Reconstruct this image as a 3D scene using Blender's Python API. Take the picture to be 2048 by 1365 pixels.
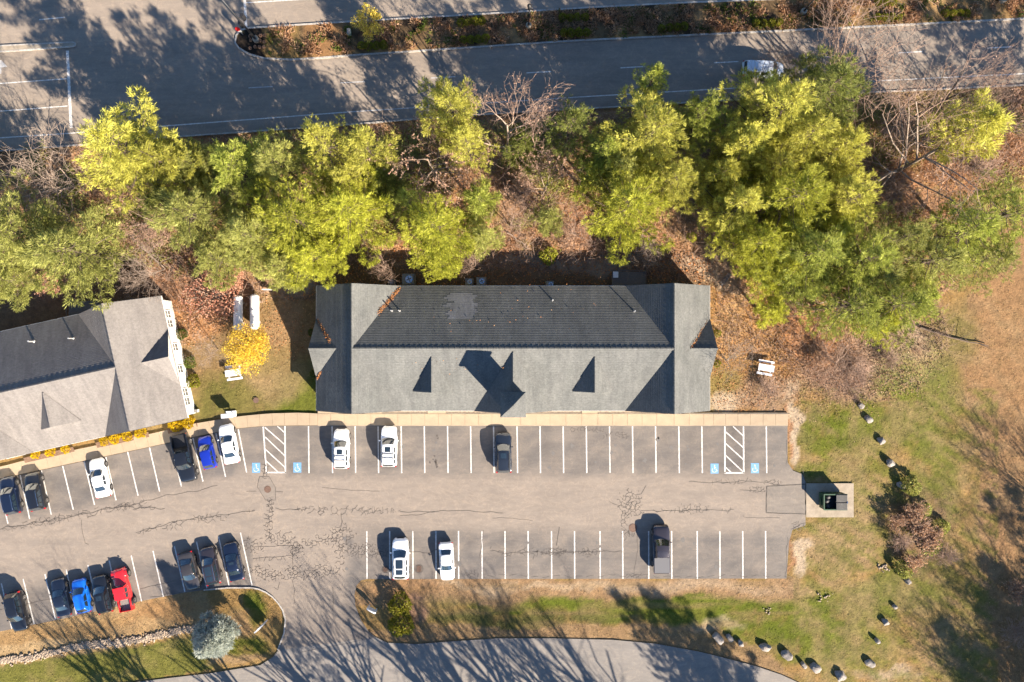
import bpy, bmesh, math, random
import numpy as np
from mathutils import Vector, Matrix
for o in list(bpy.data.objects): bpy.data.objects.remove(o)
random.seed(7); RNG = np.random.default_rng(7)
SC = bpy.context.scene; COL = SC.collection
PI = math.pi
# ------------------------------------------------------------------ camera, sky, sun, exposure
HC = 82.0            # camera height in metres
PPM = 17.0           # picture pixels (2048 wide) per metre on the ground
cam = bpy.data.cameras.new('camera'); camo = bpy.data.objects.new('camera', cam); COL.objects.link(camo)
camo.location = (0, 0, HC); camo.rotation_euler = (0, 0, 0)
cam.sensor_width = 36; cam.lens = 36*HC/(2048/PPM); cam.clip_end = 2000; cam.clip_start = .5
SC.camera = camo
SHX, SHY = -.66, .75                                    # direction shadows fall
ELEV = math.radians(27.5)
AZ = math.atan2(-SHX, -SHY)                             # compass bearing of the sun, from +Y towards +X
world = bpy.data.worlds.new('World'); SC.world = world; world.use_nodes = True
wn = world.node_tree.nodes; wl = world.node_tree.links; wn.clear()
sky = wn.new('ShaderNodeTexSky'); sky.sky_type = 'NISHITA'; sky.sun_disc = False
sky.sun_elevation = ELEV; sky.sun_rotation = AZ; sky.air_density = 1.0; sky.dust_density = .1; sky.ozone_density = 5.0
bg = wn.new('ShaderNodeBackground'); bg.inputs[1].default_value = .061
wo = wn.new('ShaderNodeOutputWorld'); wl.new(sky.outputs[0], bg.inputs[0]); wl.new(bg.outputs[0], wo.inputs[0])
sl = bpy.data.lights.new('sun', 'SUN'); sl.energy = 5.0; sl.angle = math.radians(.5); sl.color = (1, .875, .715)
so = bpy.data.objects.new('sun', sl); COL.objects.link(so)
sdir = Vector((SHX*math.cos(ELEV), SHY*math.cos(ELEV), -math.sin(ELEV)))
so.rotation_euler = sdir.to_track_quat('-Z', 'Y').to_euler(); so.location = (40, -45, 60)
SC.view_settings.view_transform = 'Standard'; SC.view_settings.look = 'None'
SC.view_settings.gamma = 1; SC.view_settings.use_curve_mapping = False; SC.view_settings.exposure = 1.98
SC.cycles.max_bounces = 5; SC.cycles.diffuse_bounces = 2; SC.cycles.glossy_bounces = 3; SC.cycles.transmission_bounces = 4
SC.cycles.use_adaptive_sampling = True; SC.cycles.adaptive_threshold = .02
SC.cycles.use_denoising = True; SC.cycles.sample_clamp_indirect = 6

def W(px, py, z=0.0):
    k = (HC-z)/HC/PPM
    return Vector(((px-1024)*k, -(py-682.5)*k, z))
# ------------------------------------------------------------------ object helpers
def tag(o, label=None, cat=None, group=None, kind=None):
    if label: o['label'] = label
    if cat: o['category'] = cat
    if group: o['group'] = group
    if kind: o['kind'] = kind
    return o
def empty(name, loc=(0,0,0), rz=0, **k):
    o = bpy.data.objects.new(name, None); COL.objects.link(o); o.location = loc; o.rotation_euler = (0,0,rz)
    return tag(o, **k)
def link(name, me, parent=None, mat=None, loc=None, **k):
    o = bpy.data.objects.new(name, me); COL.objects.link(o)
    if mat and not me.materials: me.materials.append(mat)
    if parent: o.parent = parent
    if loc: o.location = loc
    return tag(o, **k)
def copy_tree(o, parent=None):
    c = o.copy(); COL.objects.link(c); c.parent = parent
    for ch in list(o.children): copy_tree(ch, c)
    return c
class MB:
    def __init__(s): s.v = []; s.f = []
    def poly(s, pts):
        n = len(s.v); s.v += [tuple(p) for p in pts]; s.f.append(tuple(range(n, n+len(pts)))); return s
    def box(s, x0, x1, y0, y1, z0, z1, M=None):
        n = len(s.v)
        P = [(x0,y0,z0),(x1,y0,z0),(x1,y1,z0),(x0,y1,z0),(x0,y0,z1),(x1,y0,z1),(x1,y1,z1),(x0,y1,z1)]
        if M is not None: P = [tuple(M @ Vector(p)) for p in P]
        s.v += P
        for q in ((0,3,2,1),(4,5,6,7),(0,1,5,4),(1,2,6,5),(2,3,7,6),(3,0,4,7)): s.f.append(tuple(n+i for i in q))
        return s
    def tube(s, a, b, r0, r1=None, n=8, caps=True):
        a = Vector(a); b = Vector(b); r1 = r0 if r1 is None else r1
        d = (b-a).normalized(); u = d.orthogonal().normalized(); w = d.cross(u); k = len(s.v)
        for (p, r) in ((a, r0), (b, r1)):
            for i in range(n):
                t = 2*PI*i/n; s.v.append(tuple(p + u*(math.cos(t)*r) + w*(math.sin(t)*r)))
        for i in range(n): s.f.append((k+i, k+(i+1)%n, k+n+(i+1)%n, k+n+i))
        if caps: s.f.append(tuple(k+n-1-i for i in range(n))); s.f.append(tuple(k+n+i for i in range(n)))
        return s
    def lathe(s, prof, n=12, M=None):            # prof: (r, z) list
        k = len(s.v)
        for (r, z) in prof:
            for i in range(n):
                t = 2*PI*i/n; p = Vector((math.cos(t)*r, math.sin(t)*r, z))
                s.v.append(tuple(M @ p if M is not None else p))
        for j in range(len(prof)-1):
            for i in range(n): s.f.append((k+j*n+i, k+j*n+(i+1)%n, k+(j+1)*n+(i+1)%n, k+(j+1)*n+i))
        s.f.append(tuple(k+n-1-i for i in range(n))); j = k+(len(prof)-1)*n; s.f.append(tuple(j+i for i in range(n)))
        return s
    def grid(s, fn, nu, nv, u0=0, u1=1, v0=0, v1=1, flip=False):
        k = len(s.v)
        for i in range(nu+1):
            for j in range(nv+1): s.v.append(tuple(fn(u0+(u1-u0)*i/nu, v0+(v1-v0)*j/nv)))
        for i in range(nu):
            for j in range(nv):
                q = (k+i*(nv+1)+j, k+(i+1)*(nv+1)+j, k+(i+1)*(nv+1)+j+1, k+i*(nv+1)+j+1)
                s.f.append(q[::-1] if flip else q)
        return s
    def mesh(s, name, smooth=False):
        me = bpy.data.meshes.new(name); me.from_pydata(s.v, [], s.f); me.update()
        if smooth: me.shade_smooth()
        return me
    def build(s, name, mat, parent=None, smooth=False, **k):
        me = s.mesh(name, smooth); me.materials.append(mat); return link(name, me, parent, **k)
def np_mesh(name, V, Q, col=None):               # V (n,3), Q (m,k)
    me = bpy.data.meshes.new(name); V = np.asarray(V, np.float32); Q = np.asarray(Q, np.int32); m, k = Q.shape
    me.vertices.add(len(V)); me.vertices.foreach_set('co', V.ravel())
    me.loops.add(m*k); me.loops.foreach_set('vertex_index', Q.ravel())
    me.polygons.add(m); me.polygons.foreach_set('loop_start', np.arange(m, dtype=np.int32)*k)
    me.polygons.foreach_set('loop_total', np.full(m, k, np.int32))
    if col is not None:
        a = me.color_attributes.new('tint', 'FLOAT_COLOR', 'POINT')
        c = np.ones((len(V), 4), np.float32); c[:, :col.shape[1]] = col; a.data.foreach_set('color', c.ravel())
    me.update(calc_edges=True); return me
# ------------------------------------------------------------------ materials
def nodes(name):
    m = bpy.data.materials.new(name); m.use_nodes = True; nt = m.node_tree
    return m, nt.nodes, nt.links, nt.nodes['Principled BSDF']
def setp(b, **k):
    for n, v in k.items():
        n = n.replace('_', ' ')
        if n in b.inputs: b.inputs[n].default_value = v
def mixc(N, L, fac, a, b, blend='MIX'):
    x = N.new('ShaderNodeMix'); x.data_type = 'RGBA'; x.blend_type = blend
    for s, v in ((0, fac), (6, a), (7, b)):
        if isinstance(v, (int, float)): x.inputs[s].default_value = v
        elif isinstance(v, tuple): x.inputs[s].default_value = (*v, 1)
        else: L.new(v, x.inputs[s])
    return x.outputs[2]
def noise(N, L, vec, scale, detail=3, rough=.6, lo=.35, hi=.65, stretch=None):
    if stretch:
        mp = N.new('ShaderNodeMapping'); mp.inputs['Scale'].default_value = stretch[:3]
        if len(stretch) > 3: mp.inputs['Rotation'].default_value = (0, 0, stretch[3])
        L.new(vec, mp.inputs[0]); vec = mp.outputs[0]
    n = N.new('ShaderNodeTexNoise'); n.inputs['Scale'].default_value = scale; n.inputs['Detail'].default_value = detail
    n.inputs['Roughness'].default_value = rough; L.new(vec, n.inputs['Vector'])
    r = N.new('ShaderNodeMapRange'); r.inputs[1].default_value = lo; r.inputs[2].default_value = hi; L.new(n.outputs[0], r.inputs[0])
    return r.outputs[0]
def pm(name, c1, c2=None, scale=2.0, rough=.8, bump=0, metallic=0, coat=0, stretch=None, fine=None, attr=False, **k):
    m, N, L, B = nodes(name); tc = N.new('ShaderNodeTexCoord').outputs['Object']
    if attr:
        at = N.new('ShaderNodeAttribute'); at.attribute_name = 'tint'; c = at.outputs['Color']
        if c1 != (1, 1, 1): c = mixc(N, L, 1.0, c, c1, 'MULTIPLY')
    else: c = None
    if c2 is not None:
        f = noise(N, L, tc, scale, 4, .6, stretch=stretch)
        c = mixc(N, L, f, c1, c2) if c is None else mixc(N, L, f, c, mixc(N, L, 1.0, c, c2, 'MULTIPLY'))
    if fine:
        f2 = noise(N, L, tc, fine[0], 2, .5, .3, .7); g = mixc(N, L, f2, (1-fine[1],)*3, (1+fine[1],)*3)
        c = mixc(N, L, 1.0, c if c is not None else c1, g, 'MULTIPLY')
    if c is None: B.inputs['Base Color'].default_value = (*c1, 1)
    else: L.new(c, B.inputs['Base Color'])
    setp(B, Roughness=rough, Metallic=metallic, Coat_Weight=coat, Coat_Roughness=.04, **k)
    if bump:
        b = N.new('ShaderNodeBump'); b.inputs['Strength'].default_value = bump; b.inputs['Distance'].default_value = .1
        n = N.new('ShaderNodeTexNoise'); n.inputs['Scale'].default_value = (fine[0] if fine else scale*4); n.inputs['Detail'].default_value = 3
        L.new(tc, n.inputs['Vector']); L.new(n.outputs[0], b.inputs['Height']); L.new(b.outputs[0], B.inputs['Normal'])
    return m
def leafmat(name, c1, c2, trans=.42, val=.18, rough=.6):
    m, N, L, B = nodes(name); at = N.new('ShaderNodeAttribute'); at.attribute_name = 'tint'
    sp = N.new('ShaderNodeSeparateColor'); L.new(at.outputs['Color'], sp.inputs[0])
    c = mixc(N, L, sp.outputs[0], c1, c2)
    oi = N.new('ShaderNodeObjectInfo'); h = N.new('ShaderNodeHueSaturation')
    r = N.new('ShaderNodeMapRange'); r.inputs[3].default_value = 1-val; r.inputs[4].default_value = 1+val; L.new(oi.outputs['Random'], r.inputs[0])
    mm = N.new('ShaderNodeMath'); mm.operation = 'MULTIPLY'; L.new(r.outputs[0], mm.inputs[0]); L.new(sp.outputs[1], mm.inputs[1])
    L.new(mm.outputs[0], h.inputs['Value']); L.new(c, h.inputs['Color'])
    L.new(h.outputs[0], B.inputs['Base Color']); setp(B, Roughness=rough, Specular_IOR_Level=.25)
    t = N.new('ShaderNodeBsdfTranslucent'); L.new(h.outputs[0], t.inputs[0])
    x = N.new('ShaderNodeMixShader'); x.inputs[0].default_value = trans; L.new(B.outputs[0], x.inputs[1]); L.new(t.outputs[0], x.inputs[2])
    L.new(x.outputs[0], N['Material Output'].inputs[0]); return m
M = {}
M['white'] = pm('white_trim_paint', (.72,.71,.68), (.62,.61,.58), 3, .5)
M['siding'] = pm('white_clapboard', (.66,.65,.61), (.56,.55,.5), 2, .6)
M['concrete'] = pm('pale_concrete', (.325,.25,.17), (.285,.22,.15), 1.2, .9, .15, fine=(14,.08))
M['concrete_b'] = pm('grey_concrete', (.30,.25,.19), (.22,.18,.135), .9, .9, .15, fine=(14,.1))
M['kerb'] = pm('kerb_stone', (.36,.34,.31), (.27,.24,.21), 3, .85, fine=(9,.2))
M['paint'] = pm('line_paint', (.60,.58,.55), (.36,.34,.32), 3.5, .7, fine=(12,.18))
M['paint_worn'] = pm('worn_line_paint', (.42,.41,.4), (.26,.25,.25), 4, .7, fine=(20,.25))
M['blue'] = pm('blue_marking_paint', (.10,.24,.42), (.13,.27,.44), 6, .7)
M['crack'] = pm('crack_filler', (.048,.04,.036), (.085,.07,.058), 3, .7)
M['dark'] = pm('dark_metal', (.015,.015,.017), rough=.5)
M['glass'] = pm('dark_window_glass', (.012,.018,.025), rough=.05, coat=.6, Specular_IOR_Level=.8)
M['cglass'] = pm('car_glass', (.015,.025,.035), rough=.06, coat=1, Specular_IOR_Level=.9)
M['tyre'] = pm('tyre_rubber', (.014,.013,.013), rough=.85)
M['rim'] = pm('alloy_rim', (.4,.38,.36), rough=.35, metallic=.8)
M['chrome'] = pm('bright_trim', (.5,.5,.5), rough=.2, metallic=1)
M['headlamp'] = pm('headlamp_lens', (.6,.62,.62), rough=.1, coat=1)
M['tail'] = pm('tail_lamp_lens', (.35,.01,.01), rough=.15, coat=1)
M['black_plastic'] = pm('black_plastic', (.018,.018,.02), rough=.6)
M['bark'] = pm('grey_bark', (.19,.145,.11), (.27,.215,.17), 4, .95, .4)
M['bark_dark'] = pm('brown_bark', (.07,.05,.038), (.12,.085,.06), 4, .95, .4)
M['bark_pale'] = pm('pale_bark', (.33,.25,.195), (.22,.165,.13), 5, .95, .3)
M['twig'] = pm('brown_twigs', (.24,.155,.11), (.32,.22,.165), 3, .95)
M['rock'] = pm('boulder_granite', (.27,.24,.215), (.16,.14,.125), 2.2, .9, .5, fine=(9,.25))
M['stone'] = pm('riprap_stone', (.32,.25,.18), (.2,.15,.11), 3.5, .9, .4)
M['galv'] = pm('galvanised_pipe', (.5,.5,.5), rough=.4, metallic=.5)
M['wood'] = pm('weathered_board', (.16,.14,.13), (.1,.09,.085), 5, .85, stretch=(1,8,8))
M['tablewhite'] = pm('white_plank', (.62,.62,.64), (.5,.5,.53), 4, .6)
M['rust'] = pm('rusty_iron', (.14,.08,.055), (.09,.055,.04), 8, .8)
M['green_steel'] = pm('green_dumpster_steel', (.012,.06,.028), (.02,.05,.025), 5, .5)
M['acgrey'] = pm('air_conditioner_casing', (.2,.19,.17), (.16,.15,.14), 4, .5)
M['tank'] = pm('tank_white_paint', (.75,.74,.72), (.66,.65,.62), 3, .35, coat=.3)
def roofmat(name, a, b, c, strength=.25):
    m, N, L, B = nodes(name); tc = N.new('ShaderNodeTexCoord').outputs['Object']
    f = noise(N, L, tc, .35, 4, .65, .3, .7); f2 = noise(N, L, tc, 5.5, 3, .7, .3, .7); f3 = noise(N, L, tc, 22, 1, .5, .25, .75)
    col = mixc(N, L, f, a, b); col = mixc(N, L, f2, col, mixc(N, L, 1.0, col, c, 'MULTIPLY'))
    fs = noise(N, L, tc, 1.0, 4, .7, .35, .65, stretch=(1.3,.22,.3)); col = mixc(N, L, 1.0, col, mixc(N, L, fs, (.86,.86,.87), (1.1,1.1,1.09)), 'MULTIPLY')
    ft = noise(N, L, tc, 1.0, 2, .6, .3, .7, stretch=(3.2,4.6,4.6)); col = mixc(N, L, 1.0, col, mixc(N, L, ft, (.88,)*3, (1.1,)*3), 'MULTIPLY')
    col = mixc(N, L, 1.0, col, mixc(N, L, f3, (.78,)*3, (1.2,)*3), 'MULTIPLY')
    L.new(col, B.inputs['Base Color']); setp(B, Roughness=.9, Specular_IOR_Level=.3)
    return m
M['roof'] = roofmat('grey_green_shingles', (.108,.111,.106), (.150,.150,.142), (.72,.73,.74))
M['roof_left'] = roofmat('warm_grey_shingles', (.165,.150,.140), (.190,.174,.162), (.9,.9,.9))
M['shingle_patch'] = roofmat('faded_shingles', (.15,.152,.156), (.22,.22,.228), (.75,.75,.75))
# ------------------------------------------------------------------ value noise in numpy
_L = RNG.random((257, 257))
def vn(x, y):
    xi = np.floor(x).astype(int); yi = np.floor(y).astype(int); fx = x-xi; fy = y-yi
    fx = fx*fx*(3-2*fx); fy = fy*fy*(3-2*fy); a = _L[xi % 256, yi % 256]; b = _L[(xi+1) % 256, yi % 256]
    c = _L[xi % 256, (yi+1) % 256]; d = _L[(xi+1) % 256, (yi+1) % 256]
    return (a*(1-fx)+b*fx)*(1-fy)+(c*(1-fx)+d*fx)*fy
def fbm(x, y, s, o=4):
    t = 0; a = .5
    for i in range(o): t = t + a*vn(x*s+i*17.3, y*s+i*9.1); s *= 2.03; a *= .55
    return t/(.5*(1-.55**o)/.45)
def inpoly(x, y, P):
    r = np.zeros(np.shape(x), bool); n = len(P)
    for i in range(n):
        x0, y0 = P[i]; x1, y1 = P[(i+1) % n]
        if y0 == y1: continue
        r ^= ((y0 > y) != (y1 > y)) & (x < (x1-x0)*(y-y0)/(y1-y0)+x0)
    return r
# ------------------------------------------------------------------ outlines (picture pixels on the ground)
LOT = [(-260,1010),(0,959),(83,940.7),(300,894.8),(332,887.5),(400,872),(476,857.6),(527.5,852.6),(636,851.3),(1575,851.3),(1575,925),(1586,941.6),(1605,949),(1611,966),
       (1611,1035),(1611,1051),(1585,1060),(1578,1084),(1573,1157.5),(735,1158.5),(722,1161),(713,1172),(709,1190),(711,1212),(722,1240),(738,1264),(752,1275),
       (560,1300),(568.7,1265.6),(571.5,1240),(566,1220),(557.7,1206.7),(546,1194),(533,1184.6),(518,1178),(503.7,1175.3),(457,1175.3),(408,1180),(366,1186),(285,1202),(134,1236),(67,1250),(0,1263.4),(-260,1320)]
DRIVE = [(752,1275),(775,1286),(834,1288.4),(891,1284),(996,1277),(1102,1277),(1225,1280),(1313,1288),(1400,1304),(1437,1313),(1511,1332.5),(1563,1350),(1598,1366),(1700,1410),(1900,1520),
         (1900,1620),(1500,1480),(1300,1440),(1000,1420),(500,1440),(0,1490),(-400,1560),(-400,1460),(0,1400),(300,1361),(422.7,1346.6),(520.9,1330.6),(545.4,1314.7),(556,1302),(562,1290)]
ROADS = [(-600,345),(0,302.7),(167.6,290),(342,275.3),(700,250),(864.7,236.5),(1005,227.4),(1158.8,218.9),(1380,206),(1724,186.4),(2048,171),(2700,140),(2700,-260),(-600,-220)]
MEDIAN = [(471,87),(473.7,72),(482,61.6),(500,57),(700,44.5),(988,28),(1193,15.4),(1380,6.2),(1540,0),(2048,-26),(2700,-60),(2700,5),(2048,38.3),(1826.8,49.6),(1587.4,61.6),(1380,71.5),
          (1158.8,82),(987.8,93),(700,112),(640,117),(581,120.4),(530,118),(499,109.4),(478.8,97.5)]
MEDIAN2 = [(-600,135),(0,93),(147,85.5),(152,88),(152,92),(147,94.5),(0,104.5),(-600,146)]
PAD = [(1612,967),(1707,967),(1707,1035),(1612,1035)]
def smooth_closed(P, it=1):
    for _ in range(it):
        Q = []
        for i in range(len(P)):
            a, b = P[i], P[(i+1) % len(P)]; Q += [(a[0]*.75+b[0]*.25, a[1]*.75+b[1]*.25), (a[0]*.25+b[0]*.75, a[1]*.25+b[1]*.75)]
        P = Q
    return P
# ------------------------------------------------------------------ ground colours
STRAW=(.272,.168,.066); GREEN=(.088,.112,.011); LITTER=(.30,.172,.095); RED=(.34,.16,.075); ORANGE=(.34,.19,.075); SOIL=(.27,.20,.14); SAND=(.40,.31,.22)
MULCH=(.020,.015,.012); PINK=(.27,.155,.082); TAN=(.29,.2,.11); DGREEN=(.05,.075,.018)
WOODS = [(-600,320),(0,300),(1000,228),(2048,172),(2700,150),(2700,200),(2048,330),(1990,470),(1880,600),(1900,690),(1830,790),(1730,805),(1640,770),(1560,730),(1430,700),(1430,560),(560,520),(545,600),(470,640),(360,700),(340,590),(0,600),(-600,700)]
def zones(X, Y):
    n1 = fbm(X, Y, .011, 4); n2 = fbm(X+500, Y-300, .03, 4); n3 = fbm(X-200, Y+900, .08, 3)
    wx = X+(n1-.5)*60+(n2-.5)*26; wy = Y+(fbm(X-70, Y+40, .013, 4)-.5)*60+(n3-.5)*12
    C = np.zeros(X.shape+(3,)); C[:] = STRAW
    def mixin(w, c):
        w = np.clip(w, 0, 1)[..., None]; C[:] = C*(1-w)+np.array(c)*w
    def blob(cx, cy, rx, ry, c, a=.9, rot=0, soft=.5):
        dx = wx-cx; dy = wy-cy; co, si = math.cos(rot), math.sin(rot)
        u = (dx*co+dy*si)/rx; v = (-dx*si+dy*co)/ry; d = np.sqrt(u*u+v*v)
        mixin(np.clip((1.25-d)/soft, 0, 1)*a*np.clip((n2+n3*.6-.28)*2.6, .15, 1), c)
    def poly(P, c, a=1, warp=.35):
        mixin(inpoly(X+(wx-X)*warp, Y+(wy-Y)*warp, P).astype(float)*a, c)
    mixin(np.clip((n2-.42)*4, 0, 1)*.5, (.19,.145,.06))
    sk = fbm((X+Y*.6)*.35, (Y-X*.6)*1.6, .05, 4)
    poly([(1880,150),(2900,100),(2900,1600),(2060,1600),(1960,1150),(1960,900),(1900,700),(1990,470)], PINK, .8, .6)
    mixin(np.clip((n2-.5)*5, 0, 1)*.35*(X > 1850), (.19,.13,.075))
    poly(WOODS, LITTER); w = inpoly(X, Y, WOODS)
    mixin(w*np.clip((n1-.5)*4, 0, 1)*.8, RED); mixin(w*np.clip((n2-.52)*5, 0, 1)*.6, (.12,.07,.045)); mixin(w*np.clip((.42-n1)*5, 0, 1)*.5, (.27,.19,.13))
    mixin(w*np.clip((n3-.55)*6, 0, 1)*.5, (.11,.11,.03))
    poly([(1720,190),(1990,170),(2010,215),(1900,300),(1720,280)], (.17,.13,.05), .8)
    # right of the main building
    poly([(1410,520),(1500,540),(1560,640),(1600,745),(1600,835),(1410,835)], ORANGE, .85, .5)
    blob(1500,560,70,30,RED,.6,.6); blob(1470,620,25,60,(.34,.22,.11),.7,.3); blob(1450,545,70,14,SAND,.6,.75); blob(1445,790,40,50,(.16,.14,.045),.7)
    blob(1650,700,110,45,RED,.75,.5); blob(1720,760,120,45,(.22,.14,.1),.9,.1); blob(1800,710,90,60,(.27,.2,.15),.8)
    blob(1540,790,60,40,(.26,.18,.13),.8); blob(1455,806,38,18,SAND,.95); blob(1585,770,10,40,SAND,.6)
    # lawn between the buildings
    poly([(545,585),(640,585),(640,840),(395,840),(365,740),(340,600),(430,640)], (.22,.145,.07), .9)
    blob(470,800,110,40,(.14,.125,.035),.8); blob(610,790,60,60,GREEN,.85); blob(430,800,50,40,(.12,.11,.03),.7); blob(560,760,60,40,(.27,.19,.10),.7)
    blob(400,620,60,60,RED,.6); blob(560,640,30,60,(.30,.19,.10),.8); blob(330,500,70,90,(.27,.14,.08),.7); blob(520,720,60,30,(.2,.15,.06),.7)
    # strip behind the main building
    poly([(560,505),(1420,505),(1420,600),(560,600)], (.15,.10,.07), .75, .5); blob(610,560,60,22,SAND,.6,-.5); blob(1180,525,150,12,(.25,.2,.15),.8); blob(1420,545,60,12,SAND,.8,.5)
    poly([(-100,560),(330,560),(330,620),(-100,690)], (.15,.085,.06), .7, .5)
    # field and verge right of the car park
    blob(1660,860,70,55,GREEN,.85); blob(1720,920,60,70,(.13,.12,.035),.6); blob(1700,840,60,40,GREEN,.7); blob(1830,780,90,80,(.125,.135,.03),.85,.5); blob(1800,860,60,50,GREEN,.7)
    blob(1900,680,50,60,(.15,.13,.045),.8); blob(1860,950,60,110,(.13,.135,.032),.8); blob(1640,950,40,20,GREEN,.8); blob(1640,1048,70,12,GREEN,.7)
    blob(1680,1100,90,55,(.29,.20,.11),.8); blob(1725,990,16,50,GREEN,.7); blob(1750,1020,35,60,(.25,.18,.1),.6)
    blob(1620,1230,230,45,GREEN,.9,-.12); blob(1760,1190,130,30,(.12,.12,.03),.8,-.55); blob(1600,1290,120,30,GREEN,.8,.15); blob(1700,1300,90,50,(.13,.13,.03),.7)
    blob(1850,1180,60,60,(.16,.14,.05),.7); blob(1590,1180,90,16,(.26,.18,.1),.8,-.2); blob(1780,1345,60,12,SAND,.7); blob(1900,1300,70,60,(.25,.17,.09),.7)
    blob(1840,1060,60,90,(.16,.10,.07),.8)
    # strip south of the car park
    poly([(700,1158),(1600,1158),(1600,1196),(1400,1206),(1000,1206),(700,1215)], (.27,.17,.095), .9, .5)
    blob(1100,1176,330,8,(.36,.27,.18),.7); blob(1380,1176,190,14,(.33,.24,.16),.7); blob(1250,1213,340,13,GREEN,.95); blob(1080,1240,280,15,(.085,.085,.026),.9); blob(1350,1235,160,14,GREEN,.8)
    poly([(700,1255),(1420,1252),(1560,1320),(1600,1380),(1400,1320),(1200,1285),(700,1300)], (.24,.155,.09), .75, .5)
    blob(800,1180,90,18,(.28,.16,.08),.8); blob(830,1225,25,30,(.27,.16,.11),.9); blob(1440,1255,60,12,SAND,.5)
    # lower left
    poly([(-300,1260),(280,1200),(400,1180),(440,1240),(390,1262),(200,1300),(0,1345),(-300,1400)], (.34,.225,.115), .9, .3)
    blob(120,1262,170,14,(.28,.17,.075),.7,-.21); blob(330,1215,60,18,(.29,.16,.07),.7); blob(60,1300,160,12,(.38,.27,.15),.6,-.21)
    poly([(-300,1400),(0,1335),(390,1270),(400,1300),(430,1335),(200,1372),(-300,1460)], (.12,.125,.026), .9, .4)
    mixin(inpoly(X, Y, [(-300,1400),(0,1335),(390,1270),(430,1335),(200,1372),(-300,1460)])*np.clip((n2-.5)*5,0,1)*.6, (.2,.155,.06))
    blob(505,1200,30,18,GREEN,.8,.5); blob(520,1225,20,25,GREEN,.7); blob(500,1290,50,22,GREEN,.8); blob(470,1320,60,10,(.28,.19,.11),.7); blob(480,1250,30,25,(.28,.18,.1),.7); blob(550,1260,12,50,(.2,.13,.06),.6)
    # medians
    m = inpoly(X, Y, MEDIAN); C[m] = (.13,.085,.045)
    mixin(m*np.clip((n3-.48)*8, 0, 1), MULCH); mixin(m*np.clip((n2-.52)*7, 0, 1)*.8, (.27,.17,.08)); mixin(m*(X > 1560)*np.clip((n3-.4)*6,0,1)*.7, (.28,.17,.07))
    mixin(m*(X < 532)*1.0, MULCH); mixin(m*(X > 532)*(X < 600)*.7, (.2,.13,.05)); mixin(m*(X > 605)*(X < 690)*.8, (.22,.12,.055))
    mixin((X > 1600)*(Y > 780)*(X < 2000)*np.clip((sk-.5)*7,0,1)*.55, (.115,.135,.016)); mixin((X > 1600)*(Y > 560)*np.clip((.47-sk)*7,0,1)*.35, (.33,.22,.12))
    fld = (X > 1590)*(Y > 800)*(X < 1960); mixin(fld*np.clip((fbm(X*1.3+50,Y*.7,.018,4)-.5)*6,0,1)*.6, (.24,.175,.085)); mixin(fld*np.clip((fbm(X+650,Y,.05,3)-.55)*6,0,1)*.4, (.085,.095,.022))
    sv = (X > 700)*(Y > 1165)*(X < 1600); mixin(sv*np.clip((fbm(X*.25,Y*2.2,.04,4)-.52)*6,0,1)*.5, (.22,.15,.075)); mixin((X > 1500)*(Y > 560)*np.clip((fbm(X*.8+90,Y*.8,.10,3)-.52)*5,0,1)*.25, (.14,.11,.055))
    # bare sandy patches
    blob(1592,870,9,60,SAND,1.2,.05,.3); blob(1598,915,12,22,SAND,1.2,0,.3); blob(1606,1088,26,14,SAND,1.2,-.4,.3); blob(1598,1120,14,28,SAND,1.2,0,.3)
    blob(1578,1100,5,60,(.3,.16,.09),.9,0,.3); blob(1581,870,5,70,(.3,.16,.09),.9,0,.3)
    C *= np.where(w | m, 1.0, .80)[..., None]
    return C*(.86+.28*n3)[..., None]*(.9+.2*n2)[..., None]
def make_ground():
    xs = np.concatenate([[-700,-450,-300,-200,-140,-110,-90,-78],np.arange(-70,78.1,.36),[84,95,110,140,200,300,450,700]])
    ys = np.concatenate([[-700,-450,-300,-200,-140,-110,-90,-75,-64],np.arange(-54,54.1,.36),[60,70,80,95,120,200,300,450,700]])
    GX, GY = np.meshgrid(xs, ys, indexing='ij'); PX = GX*PPM+1024; PY = 682.5-GY*PPM
    C = zones(PX, PY); Z = -.02-.10*fbm(PX, PY, .03, 4)-.04*fbm(PX, PY, .12, 2)
    nx, ny = len(xs), len(ys); V = np.stack([GX, GY, Z], -1).reshape(-1, 3); I = np.arange(nx*ny).reshape(nx, ny)
    Q = np.stack([I[:-1,:-1], I[1:,:-1], I[1:,1:], I[:-1,1:]], -1).reshape(-1, 4)
    me = np_mesh('ground', V, Q, C.reshape(-1, 3)); me.shade_smooth()
    m, N, L, B = nodes('ground_cover'); at = N.new('ShaderNodeAttribute'); at.attribute_name = 'tint'; tc = N.new('ShaderNodeTexCoord').outputs['Object']
    a = noise(N, L, tc, 1.6, 5, .75, .3, .7); b = noise(N, L, tc, 7, 3, .7, .3, .7)
    c = mixc(N, L, 1.0, at.outputs['Color'], mixc(N, L, a, (.72,.74,.75), (1.26,1.25,1.22)), 'MULTIPLY')
    c = mixc(N, L, 1.0, c, mixc(N, L, b, (.8,.8,.8), (1.2,1.19,1.17)), 'MULTIPLY')
    L.new(c, B.inputs['Base Color']); setp(B, Roughness=.95, Specular_IOR_Level=.1)
    bp = N.new('ShaderNodeBump'); bp.inputs['Strength'].default_value = .55; bp.inputs['Distance'].default_value = .22; n = N.new('ShaderNodeTexNoise'); n.inputs['Scale'].default_value = 3.5; n.inputs['Detail'].default_value = 6; n.inputs['Roughness'].default_value = .75
    L.new(tc, n.inputs['Vector']); L.new(n.outputs[0], bp.inputs['Height']); L.new(bp.outputs[0], B.inputs['Normal'])
    me.materials.append(m); link('ground', me, kind='structure')
make_ground()
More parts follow.
